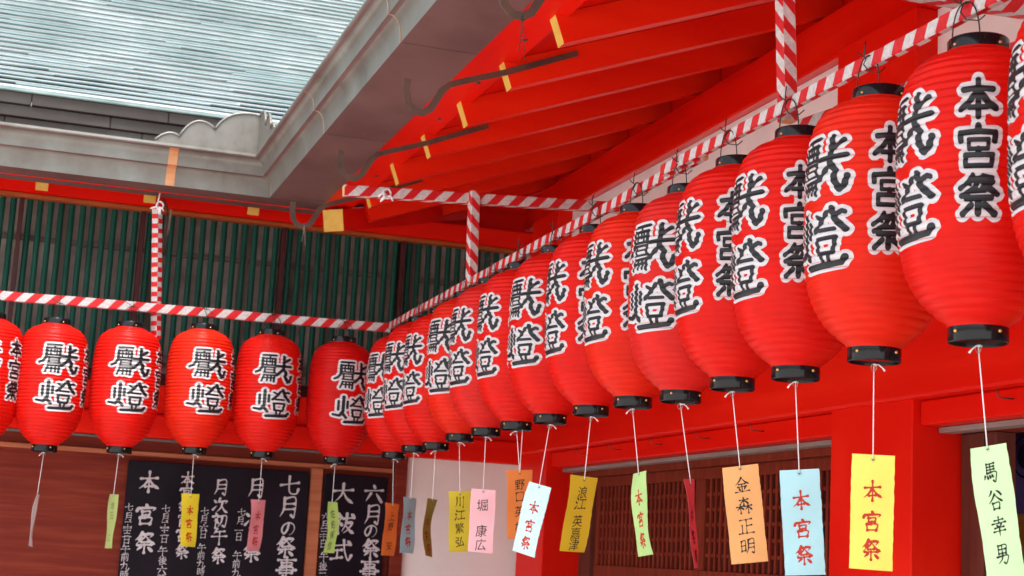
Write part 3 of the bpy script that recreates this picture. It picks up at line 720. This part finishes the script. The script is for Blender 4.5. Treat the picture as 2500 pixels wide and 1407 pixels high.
def glyph(ch, kind, N=60, wt=5.0):
    """verts in a unit box (x right, y up, centred on 0) and faces"""
    k = (ch, kind, N, wt)
    if k in _gc: return _gc[k]
    if kind == 'brush' and ch in BR:
        gg, D = sdf_grid(parse(BR[ch], True, wt), N, 12); v, f = march(gg, D, 0)
        v = [(x/100-.5, .5-y/100) for x, y in v]
    elif kind in ('block', 'outline'):
        gg, D = sdf_grid(parse(GO_[ch], False, wt), N, 20); v, f = march(gg, D, 0 if kind == 'block' else wt)
        v = [(x/100-.5, .5-y/100) for x, y in v]
    else:
        c = bpy.data.curves.new('t', 'FONT'); c.body = ch; c.resolution_u = 2; c.offset = .004*wt-.022; o = bpy.data.objects.new('t', c); COL.objects.link(o)
        dg = bpy.context.evaluated_depsgraph_get(); dg.update(); m = o.evaluated_get(dg).to_mesh()
        v0 = [(q.co.x, q.co.y) for q in m.vertices]; f = [tuple(p.vertices) for p in m.polygons]
        o.evaluated_get(dg).to_mesh_clear(); bpy.data.objects.remove(o); bpy.data.curves.remove(c)
        v = []
        for x, y in v0:   # lean the print face into a handwritten slant
            x -= .5; y -= .38; v.append((x*.95+.018*math.sin(y*9+ord(ch)), y+.10*x+.015*math.sin(x*8+ord(ch)*2)))
    _gc[k] = (v, f); return v, f

# ================================================================== lanterns
LH, LR, CAPH, CR_ = .70, .181, .037, .066
NR = 34
_pt = [0, .04, .09, .17, .26, .36, .5, .64, .76, .85, .91, .955, .985, 1.0]
_pv = [.365, .54, .71, .868, .952, .990, 1.0, 1.0, .985, .935, .865, .74, .57, .43]
def pchip(x, y, q):
    x = np.array(x); y = np.array(y); h = np.diff(x); d = np.diff(y)/h; m = np.zeros_like(x)
    m[1:-1] = [0 if a*b <= 0 else 2*a*b/(a+b) for a, b in zip(d[:-1], d[1:])]; m[0] = d[0]; m[-1] = d[-1]
    i = np.clip(np.searchsorted(x, q)-1, 0, len(h)-1); t = (q-x[i])/h[i]
    return (2*t**3-3*t**2+1)*y[i]+(t**3-2*t**2+t)*h[i]*m[i]+(-2*t**3+3*t**2)*y[i+1]+(t**3-t**2)*h[i]*m[i+1]
PT = np.linspace(0, 1, 200); PV = pchip(_pt, _pv, PT); PV = np.concatenate([PV[:2], np.convolve(PV, [.1, .2, .4, .2, .1], 'valid'), PV[-2:]])
def lprof(z):
    """radius of the sheet at height z above the lantern's lowest point"""
    t = (z-CAPH)/(LH-2*CAPH)
    return LR*float(np.interp(min(1, max(0, t)), PT, PV))
def lsurf(z):
    ph = (z-CAPH)/(LH-2*CAPH)*NR; r = lprof(z)
    return r-.0052*(1-abs(math.cos(math.pi*ph)))**1.2*min(1, r/.12) + .0002
bm_ = MB(); NZ = NR*6; pr = []
for i in range(NZ+1):
    z = CAPH-.004+(LH-2*CAPH+.008)*i/NZ; pr.append((max(lsurf(z), .05), z))
bm_.lathe(pr, 72)
ME_body = bm_.mesh('paper_shade', M_lant, smooth=True, fix=False)
c = MB(); c.lathe([(.02, .006), (CR_-.006, .006), (CR_-.0055, .001), (CR_-.003, 0), (CR_-.001, .001), (CR_, .003), (CR_, CAPH-.003), (CR_-.003, CAPH), (.03, CAPH)], 48)
c.lathe([(.0, .0058), (.0205, .0058)], 24)
ME_bcap = c.mesh('bottom_cap', M_black, smooth=True, auto=40)
CT = .069
c = MB(); z0 = LH-CAPH-.003; c.lathe([(.03, z0+.004), (CT-.003, z0), (CT, z0+.003), (CT, LH-.004), (CT-.002, LH-.001), (CT-.004, LH), (CT-.008, LH-.002), (CT-.009, LH-.02), (.0, LH-.02)], 48)
ME_tcap = c.mesh('top_cap', M_black, smooth=True, auto=40)
c = MB(); c.lathe([(0, .0045), (.002, .004), (.0036, .0025), (.0042, 0)], 10); ME_rivet = c.mesh('rivet', M_brass, smooth=True)
# handle wire: bow over the stick, ends crossed in front
c = MB(); HW = []
for t in np.linspace(-1, 1, 17): HW.append((.047*math.copysign(abs(t)**.9, t) if False else .050*math.sin(t*math.pi/2)*(1-.0*t), -.012-.004*(1-t*t), LH-.02+.105*(1-abs(t)**2.2)))
c.tube(HW, .0018, 6)
c.tube([(.012, -.014, LH+.083), (.004, -.026, LH+.078), (-.018, -.028, LH+.092), (-.036, -.024, LH+.103)], .0018, 6)
c.tube([(-.008, -.014, LH+.085), (.0, -.028, LH+.06), (.012, -.02, LH+.040), (.030, .0, LH+.036), (.034, .014, LH+.05)], .0017, 6)
c.tube([(.0, -.027, LH+.08), (.003, -.028, LH+.10), (.001, -.024, LH+.122)], .0018, 6)
ME_wire = c.mesh('hanging_wire', M_wire, smooth=True)
c = MB(); c.tube([(.009*math.cos(a), .002*math.cos(a), -.005-.009+.009*math.sin(a)+.003) for a in np.linspace(0, 2*math.pi, 20)], .0011, 6)
ME_ring = c.mesh('slip_ring', M_ring, smooth=True)
SEP = R_(64)
def wrap_text(chars, zs, sx, sy, a0, kind, off, N, wt):
    mb = MB()
    for ch, z in zip(chars, zs):
        v, f = glyph(ch, kind, N, wt); vs = []
        for x, y in v:
            zz = z+y*sy; r = lsurf(zz)+off; a = a0+x*sx/LR
            vs.append((r*math.sin(a), -r*math.cos(a), zz))     # angle 0 looks toward -Y, grows to the right
        mb.add(vs, f)
    return mb
def orient(me):
    for p in me.polygons:
        pass
    return me
ded = ('獻燈', (.468, .283), .206, .158)
fes = ('本宮祭', (.512, .403, .296), .083, .094)
ME_db = wrap_text(*ded, 0, 'block', .0017, 96, 0).mesh('dedication_writing', M_lblk, fix=True)
ME_do = wrap_text(*ded, 0, 'outline', .0008, 96, 6.0).mesh('writing_outline', M_lwht, fix=True)
ME_fb = wrap_text(*fes, SEP, 'block', .0017, 80, 0).mesh('festival_writing', M_lblk, fix=True)
ME_fo = wrap_text(*fes, SEP, 'outline', .0008, 80, 11).mesh('writing_outline', M_lwht, fix=True)
for m in (ME_db, ME_do, ME_fb, ME_fo):   # all faces outward
    for p in m.polygons:
        n = p.normal; cc = p.center
        if n.x*cc.x+n.y*cc.y < 0: p.flip()
REDS = {'r': (.84, .015, .009), 'o': (.87, .028, .010), 'p': (.82, .028, .022), 'd': (.76, .011, .009)}
def lantern(x, y, zb, cang, tone, label, group, axis, tilt=(0, 0)):
    """cang: where the dedication faces, degrees to the right of the line to the camera"""
    t = thing('paper_lantern', label, 'lantern', (x, y, zb), group)
    faz = math.atan2(-x, y)          # turn that makes -Y look at the camera
    t.rotation_euler = (tilt[0], tilt[1], -math.atan2(x, y)+R_(cang) if True else 0)
    bo = link('paper_shade', ME_body, t); bo.color = (*REDS[tone], 1)
    tc = link('top_cap', ME_tcap, t); bc = link('bottom_cap', ME_bcap, t)
    for k in range(4):
        a = k*math.pi/2+.3
        for cap, zz, rr in ((bc, .022, CR_), (tc, LH-.022, CT)):
            r = link('rivet', ME_rivet, cap); r.matrix_local = Matrix.Translation((rr*math.cos(a), rr*math.sin(a), zz)) @ Vector((math.cos(a), math.sin(a), 0)).to_track_quat('Z', 'X').to_matrix().to_4x4()
    w = link('hanging_wire', ME_wire, t); w.rotation_euler = (0, 0, axis-t.rotation_euler[2])
    if y < 4.8: w.location = tuple(Matrix.Rotation(axis-t.rotation_euler[2], 3, 'Z') @ Vector((0, -.022, 0)))
    link('slip_ring', ME_ring, bc)
    d = link('dedication_writing', ME_db, t); link('writing_outline', ME_do, d)
    d = link('festival_writing', ME_fb, t); link('writing_outline', ME_fo, d)
    return t
ROWB = 'red lanterns in the long right-hand row'; ROWA = 'red lanterns in the left-hand row'
rowb = [ # y, z bottom, dedication angle, tone, label
 (2.56, .528, -66, 'r', 'largest red lantern, cut off by the right edge of the picture'),
 (2.976, .525, -64, 'r', 'big red lantern with the pale green paper slip hanging below it'),
 (3.414, .527, -55, 'o', 'red lantern with the yellow slip hanging in front of the red column'),
 (3.818, .520, -63, 'r', 'red lantern with the sky blue slip in front of the lattice beside the column'),
 (4.205, .526, -69, 'r', 'red lantern with the peach orange slip below it'),
 (4.575, .518, -43, 'p', 'pinkish red lantern with the twisted crimson slip seen edge-on below it'),
 (4.970, .531, -65, 'o', 'orange-red lantern with the narrow light green slip below it'),
 (5.366, .531, -70, 'r', 'red lantern with the mustard yellow slip below it'),
 (5.813, .531, -51, 'r', 'red lantern with the slanting ice blue slip below it'),
 (6.235, .531, -64, 'r', 'red lantern whose orange slip hangs on two cords'),
 (6.656, .531, -62, 'p', 'red lantern with the light pink slip with black writing below it'),
 (7.069, .529, -48, 'o', 'orange-red lantern with the lemon yellow slip with black writing below it'),
 (7.482, .510, -64, 'r', 'red lantern with the olive slip below it'),
 (7.900, .518, -54, 'r', 'red lantern with the grey-blue slip below it'),
 (8.330, .505, -48, 'r', 'far corner red lantern with the deep orange slip below it'),
]
rnd = random.Random(21); LB = []; LA = []
for y, zb, ca, tone, lab in rowb:
    LB.append(lantern(XRD, y, zb, ca, tone, lab, ROWB, R_(-86), (R_(rnd.uniform(-.5, .5)), R_(rnd.uniform(-.5, .5)))))
rowa = [(-55, 1094, -14, 'r', 'leftmost lantern, mostly cut off by the left edge of the picture'), (107, 1105, 10, 'r', 'left-hand row lantern with a white slip seen edge-on below it'),
        (290, 1109, 6, 'r', 'left-hand row lantern with the slim light green slip with faint writing below it'), (473, 1110, 13, 'o', 'left-hand row lantern with the bright yellow slip with red writing below it'),
        (640, 1120, 10, 'r', 'left-hand row lantern with the rose pink slip with red writing below it'), (818, 1133, 21, 'd', 'left-hand row lantern with the grass green slip with black writing below it')]
for px, py, ca, tone, lab in rowa:
    q = on(px, py, 1, 8.60)
    LA.append(lantern(q[0], 8.60, q[2]+.004, ca, tone, lab, ROWA, 0, (R_(rnd.uniform(-.3, .3)), R_(rnd.uniform(-.3, .3)))))

# ================================================================== paper slips
PAP = {'pgreen': (.60, .84, .48), 'yellow': (.86, .78, .16), 'sky': (.46, .76, .82), 'peach': (.84, .44, .17), 'crimson': (.80, .12, .16), 'lgreen': (.46, .66, .26),
       'mustard': (.68, .50, .03), 'ice': (.62, .84, .88), 'orange': (.84, .28, .07), 'pink': (.84, .48, .52), 'lemon': (.80, .70, .06), 'olive': (.42, .40, .09),
       'slate': (.42, .62, .68), 'deep': (.88, .24, .05), 'grass': (.33, .42, .10), 'rose': (.78, .30, .34), 'byellow': (.74, .60, .03), 'agreen': (.40, .48, .17), 'white': (.82, .80, .82)}
W0 = .112
def slip(lan, TL, TR, BL, BR_, col, hole, text, label, dsgn=1, bend=0.0, ink=None, kind='brush', tpos=None, size=.06, cords=None, curl=0.0, tw=None, wt=6.0, W=W0):
    """paper slip hung under lantern lan; measured corner points give its lean and turn,
       the missing depth comes from its real width W"""
    base = np.array(lan.location)+np.array([0, 0, 0]); dep = base@CF
    c4 = []
    for P, Q in ((TL, TR), (BL, BR_)):
        w = math.hypot(Q[0]-P[0], Q[1]-P[1])*dep/FPX; dz = math.sqrt(max(0, W*W-w*w))/2*dsgn
        c4 += [at_depth(*P, dep-dz), at_depth(*Q, dep+dz)]
    tl, tr, bl, br = c4; NV = 26; NU = 6
    nrm = np.cross(tr-tl, bl-tl); nrm /= np.linalg.norm(nrm)
    if nrm@CF > 0: nrm = -nrm
    sidev = (tr-tl)/np.linalg.norm(tr-tl)
    def S(u, v):   # u,v 0..1, v down
        p = (1-v)*((1-u)*tl+u*tr)+v*((1-u)*bl+u*br)
        return p+nrm*(bend*math.sin(math.pi*v)+curl*v*v+.004*math.sin(v*7+u*2))
    def S2(u, v):
        p = S(u, v); n = np.cross(S(u+.01, v)-p, S(u, v+.01)-p); n = n/np.linalg.norm(n)
        return p, (n if n@CF < 0 else -n)
    hp = at_depth(*hole, dep); H = hp
    root = thing('paper_slip', label, 'paper slip', tuple(hp), 'coloured paper slips under the lanterns')
    mb = MB(org=hp); vs = []; fs = []; rn0 = random.Random(int(hole[0]*3)); rne = [rn0.uniform(-.0011, .0009) for _ in range(NV+1)]
    for layer in (0, 1):
        for j in range(NV+1):
            for i in range(NU+1):
                p, n = S2(i/NU, j/NV); p = p+sidev*(rne[j]*(1 if i == NU else -.6 if i == 0 else 0)); vs.append(p+n*(.0003 if layer == 0 else -.0003))
    K = (NU+1)*(NV+1)
    for j in range(NV):
        for i in range(NU):
            a = j*(NU+1)+i; q = (a, a+1, a+NU+2, a+NU+1); fs += [q, tuple(K+k for k in q[::-1])]
    ring = [i for i in range(NU+1)]+[j*(NU+1)+NU for j in range(1, NV+1)]+[NV*(NU+1)+i for i in range(NU-1, -1, -1)]+[j*(NU+1) for j in range(NV-1, 0, -1)]
    for a, b in zip(ring, ring[1:]+ring[:1]): fs.append((a, K+a, K+b, b))
    mb.add(vs, fs); mb.build('paper', paper_material('paper_'+col, PAP[col]), root, smooth=True, fix=True, auto=50)
    # punched hole with its reinforcing ring
    tm = (hp-tl)@((bl-tl)/np.linalg.norm(bl-tl)); vh = tm/np.linalg.norm(bl-tl); uh = .5
    ph, nh = S2(uh, max(.02, vh)); a1 = sidev; a2 = np.cross(nh, a1)
    mb = MB(org=hp); mb.add([ph+nh*.0014+(a1*math.cos(a)+a2*math.sin(a))*.0032 for a in np.linspace(0, 2*math.pi, 13)[:-1]], [tuple(range(12))]); mb.build('punched_hole', M_ink, root, fix=False)
    k = MB(org=hp); A_ = np.linspace(0, 2*math.pi, 17)[:-1]; k.add([ph+nh*.0011+(a1*math.cos(a)+a2*math.sin(a))*r for r in (.0031, .0072) for a in A_], [(i, (i+1) % 16, 16+(i+1) % 16, 16+i) for i in range(16)]); k.build('eyelet', paper_material('eyelet_'+col, tuple(x*.82 for x in PAP[col])), root, fix=False)
    # cord
    top = base+np.array([0, 0, -.004])
    mb = MB(org=hp); ce = ph+nh*.002
    for c0 in (cords or [None]):
        s0 = top if c0 is None else at_depth(*c0, dep-.03)
        P = [s0+(ce-s0)*t+np.array([0, 0, -.0]) for t in np.linspace(0, 1, 6)]; mb.tube(P, .0014, 6)
    mb.build('cord', M_cord, root, smooth=True)
    k = MB(org=hp); rn = random.Random(int(hole[0])); sg = rn.choice((-1, 1)); q = top+np.array([0, -.006, -.003])
    k.tube([q, q+CRt*sg*.008+CUp*.002, q+CRt*sg*.018-CUp*.006, q+CRt*sg*.024-CUp*.014], [.0019, .0019, .0018, .003], 6)
    k.tube([q-CRt*.005+CUp*.002, q+CUp*.003, q+CRt*.005], .002, 6); k.build('cord_knot', M_cord, root, smooth=True)
    # writing
    if text:
        Lv = np.linalg.norm((bl+br)/2-(tl+tr)/2); apart = max(b-a for a, b in zip(tpos, tpos[1:])) > .3; mb = MB(org=hp)
        for ch, v0 in zip(text, tpos):
            gv, gf = glyph(ch, kind, 44, wt); vs = []
            for x, y in gv:
                p, n = S2(.5+x*size/W, v0-y*size/Lv); vs.append(p+n*.0012)
            mb.add(vs, gf)
            if apart: mb.build('writing', ink, root, fix=False); mb = MB(org=hp)
        if not apart: mb.build('writing', ink, root, fix=False)
    return root
F3 = [.40, .645, .875]
slip(LB[1], (2369, 1096), (2459, 1081), (2413, 1424), (2509, 1409), 'pgreen', (2418, 1102), '馬谷幸男', 'large pale green paper slip with black writing at the right edge', -1, .006, M_ink, tpos=[.20, .40, .605, .805], size=.045, wt=5.0)
slip(LB[2], (2081, 1107.5), (2185, 1113), (2073, 1387), (2180, 1395), 'yellow', (2131.7, 1122), '本宮祭', 'yellow paper slip with red writing in front of the red column', -1, .006, M_inkred, tpos=[.315, .575, .825], size=.052)
slip(LB[3], (1903.5, 1149), (2000, 1144), (1917, 1405), (2016, 1403), 'sky', (1951, 1157), '本宮祭', 'sky blue paper slip with red writing, just left of the red column', -1, .004, M_inkred, tpos=[.29, .555, .81], size=.052)
slip(LB[4], (1763.5, 1143), (1851, 1132), (1786, 1378), (1876.5, 1370), 'peach', (1808, 1147), '金森正明', 'peach orange paper slip with black writing in front of the lattice', -1, .005, M_ink, tpos=[.20, .41, .625, .83], size=.047, wt=4.6)
slip(LB[5], (1668.5, 1170), (1692.5, 1170), (1694, 1388), (1702, 1386.5), 'crimson', (1681, 1176), '本宮祭', 'crimson paper slip twisted edge-on in front of the lattice', 1, .004, M_dkred, tpos=F3, size=.045)
slip(LB[6], (1546.5, 1157.6), (1580, 1149), (1560, 1359.6), (1596, 1353.5), 'lgreen', (1561, 1163), '本宮祭', 'narrow light green paper slip with red writing turned aside in front of the lattice', -1, .014, M_inkred, tpos=[.30, .56, .815], size=.052)
slip(LB[7], (1393, 1159), (1458, 1167), (1365, 1345), (1426, 1349), 'mustard', (1425, 1171), '浪江英嘉津', 'mustard yellow paper slip with black writing left of the lattice', 1, .008, M_ink, tpos=[.21, .36, .59, .755, .905], size=.047, wt=5.0)
slip(LB[8], (1292.5, 1175.6), (1347.5, 1191.5), (1252, 1344), (1306, 1362), 'ice', (1318.5, 1191), '本宮祭', 'ice blue paper slip with red writing, swung aslant over the orange one', -1, .010, M_inkred, tpos=[.33, .59, .84], size=.05)
slip(LB[9], (1236, 1148), (1299, 1147.5), (1238, 1315.5), (1300, 1315), 'orange', (1267.6, 1154), '野口英雄', 'orange paper slip on two cords, partly behind the ice blue one', 1, .004, M_ink, tpos=[.21, .385, .60, .83], size=.048, cords=[(1262, 1060), (1276, 1047)], wt=5.0)
slip(LB[10], (1151, 1192.7), (1211, 1197), (1142.5, 1346), (1203, 1352), 'pink', (1181, 1201), '堀康広', 'light pink paper slip with black writing before the white plaster', -1, .004, M_ink, tpos=[.25, .66, .875], size=.056, wt=5.0)
slip(LB[11], (1095, 1199.7), (1149, 1199), (1095.6, 1348.4), (1146.7, 1347), 'lemon', (1122.5, 1205.5), '川江繁弘', 'lemon yellow paper slip with black writing beside the light pink one', 1, .005, M_ink, tpos=[.18, .39, .61, .83], size=.052, wt=5.0)
slip(LB[12], (1043.3, 1216), (1066, 1220.6), (1038, 1356.5), (1054, 1360.5), 'olive', (1055, 1220), '本宮祭', 'narrow olive paper slip with red writing before the white plaster', 1, -.016, M_inkred, tpos=F3, size=.05)
slip(LB[13], (985, 1213), (1015, 1217), (974.7, 1349.6), (1008, 1351), 'slate', (1002.6, 1217), '本宮祭', 'grey-blue paper slip with red writing at the edge of the plaster', 1, .006, M_inkred, tpos=[.31, .565, .80], size=.05)
slip(LB[14], (940.6, 1227), (973, 1231), (929.4, 1356), (960.8, 1357.7), 'deep', (955, 1232.7), '上野安', 'deep orange paper slip with black writing in front of the dark post', 1, .008, M_ink, tpos=[.25, .44, .81], size=.05, wt=5.0)
slip(LA[5], (801, 1225), (825, 1227), (790, 1349.6), (816.7, 1350.7), 'grass', (811, 1229), '佐伯保信', 'grass green paper slip with black writing in front of the right-hand black board', -1, -.010, M_ink, tpos=[.23, .44, .645, .855], size=.052, wt=5.0)
slip(LA[4], (612.5, 1219.4), (647, 1221), (601, 1345), (632, 1345), 'rose', (630, 1225), '本宮祭', 'rose pink paper slip with red writing in front of the wide black board', 1, .012, M_inkred, tpos=[.31, .575, .815], size=.05)
slip(LA[3], (443, 1205), (486.5, 1206.6), (440, 1333), (476, 1336), 'byellow', (464.5, 1211), '本宮祭', 'bright yellow paper slip with orange-red writing in front of the wide black board', 1, .005, M_inkred, tpos=[.31, .56, .82], size=.05)
slip(LA[2], (268.6, 1206.6), (291.4, 1208), (257, 1339), (274, 1339), 'agreen', (278, 1213.6), '増田工', 'slim yellow-green paper slip with faint writing left of the wide black board', -1, .004, M_faint, tpos=[.21, .39, .80], size=.045, wt=5.0)
slip(LA[1], (91, 1207), (98, 1208), (72, 1333), (80, 1336), 'white', (94, 1207), '', 'white paper slip seen edge-on in front of the brown boards at lower left', 1, .012)

# ================================================================== notice boards
def notice(label, x0, x1, z1, z0, cols, slope):
    org = ((x0+x1)/2, YF-.01, z0)
    t = thing('notice_board', label, 'notice board', org)
    M = np.eye(4)[:3]
    mb = MB(org=org); mb.box(x0, x1, YF-.022, YF-.006, z0, z1, .003); mb.build('board', M_board, t)
    for col in cols:
        mb = MB(org=org); wide = (col[1][2]-col[0][2])*.0024 > 1.4*col[0][3]
        for ch, px, py, s in col:
            q = on(px, py, 1, YF-.0235); gv, gf = glyph(ch, 'brush', 46, 6.0 if s > .07 else 5.4)
            k = .74 if ch == 'の' else 1
            mb.add([(q[0]+x*s*k, YF-.0235, q[2]+y*s*k) for x, y in gv], gf)
            if wide: mb.build('writing', M_chalk, t, fix=False); mb = MB(org=org)
        if not wide: mb.build('writing', M_chalk, t, fix=False)
    return t
def colm(txt, pts, s):
    """spread txt over measured points (linear between first and last when fewer given)"""
    if len(pts) < len(txt):
        a, b = np.array(pts[0], float), np.array(pts[-1], float); pts = [tuple(a+(b-a)*i/(len(txt)-1)) for i in range(len(txt))]
    return [(c, x, y, s) for c, (x, y) in zip(txt, pts) if c != ' ']
B, Sm = .106, .045
notice('wide black notice board with columns of white brush writing on the brown boards', .706, 1.732, .437, -.62, [
    colm('七月の祭事', [(708, 1187), (705, 1240), (703, 1290), (697, 1336), (699, 1387)], .118),
    colm('月次祭', [(626, 1193), (620, 1270), (614, 1349)], B), colm('七月一日', [(590, 1251), (587, 1272), (583, 1295), (583, 1311)], Sm), colm('午前九時', [(579, 1357), (577, 1377), (576, 1400), (574, 1424)], Sm*1.1),
    colm('月次初午祭', [(540, 1191), (538, 1235), (536, 1272), (535, 1310), (533, 1357)], .088), colm('七月六日', [(500, 1249), (498, 1269), (497, 1289), (496, 1305)], Sm), colm('午前九時', [(492, 1338), (491, 1357), (490, 1378), (490, 1396)], Sm*1.05),
    colm('本宮祭宵宮祭', [(458, 1170), (455, 1203), (451, 1236), (449, 1270), (446, 1305), (444, 1347)], .080), colm('七月二十二日', [(405, 1243), (404, 1264), (402, 1281), (402, 1291), (402, 1301), (401, 1316)], Sm), colm('午後六時', [(397, 1346), (397, 1369), (395, 1393), (394, 1412)], Sm*1.15),
    colm('本宮祭', [(364, 1177), (356, 1256), (353, 1325)], .118), colm('七月二十三日', [(315, 1239), (314, 1262), (312, 1280), (311, 1291), (310, 1303), (309, 1318)], Sm), colm('午前九時', [(306, 1341), (305, 1360), (304, 1383), (303, 1403)], Sm*1.1)], 0)
notice('narrower black notice board with large white brush writing beside the dark corner post', 1.822, 2.196, .437, -.62, [
    colm('六月の祭事', [(913, 1207), (910, 1258), (905, 1296), (905, 1340), (902, 1390)], .112), colm('大祓式', [(838, 1207), (840, 1279), (833, 1345)], .125),
    colm('六月三十日', [(795, 1262), (793, 1282), (791, 1298), (790, 1312), (789, 1328)], Sm), colm('午後三時', [(790, 1360), (789, 1383), (788, 1400), (787, 1420)], Sm*1.15)], 0)

# ================================================================== curtain in the right-hand doorway
cp = on(2450, 1060, 0, 3.55)
cu = MB(org=(3.55, 3.6, .1)); vs = []; fs = []; NN = 60; y0, y1 = 2.2, cp[1]+.02; zt, zb_ = .605, .262
for i in range(NN+1):
    y = y0+(y1-y0)*i/NN; x = 3.55+.012*math.sin(i*.9)
    vs += [(x, y, zt), (x+.004*math.sin(i*.5), y, zb_), (x+.003, y, zt), (x+.003+.004*math.sin(i*.5), y, zb_)]
for i in range(NN):
    b = i*4; fs += [(b, b+4, b+5, b+1), (b+2, b+3, b+7, b+6), (b+1, b+5, b+7, b+3), (b, b+2, b+6, b+4)]
cu.add(vs, fs)
ct = thing('door_curtain', 'indigo curtain with a dark round crest inside the doorway at the right edge', 'curtain', (3.55, 3.6, .1))
cu.build('cloth', M_purple, ct, smooth=True)
cr_ = MB(org=(3.55, 3.6, .1)); q = on(2503, 1115, 0, 3.53)
for r0, r1 in ((.078, .070), (.045, .0)):
    n = 36; vs = [(3.53, q[1]+r*math.cos(a), q[2]+r*math.sin(a)) for r in (r0, max(r1, .001)) for a in np.linspace(0, 2*math.pi, n, endpoint=False)]
    cr_.add(vs, [(i, (i+1) % n, n+(i+1) % n, n+i) for i in range(n)])
cr_.build('crest', M_navy, ct, fix=False)
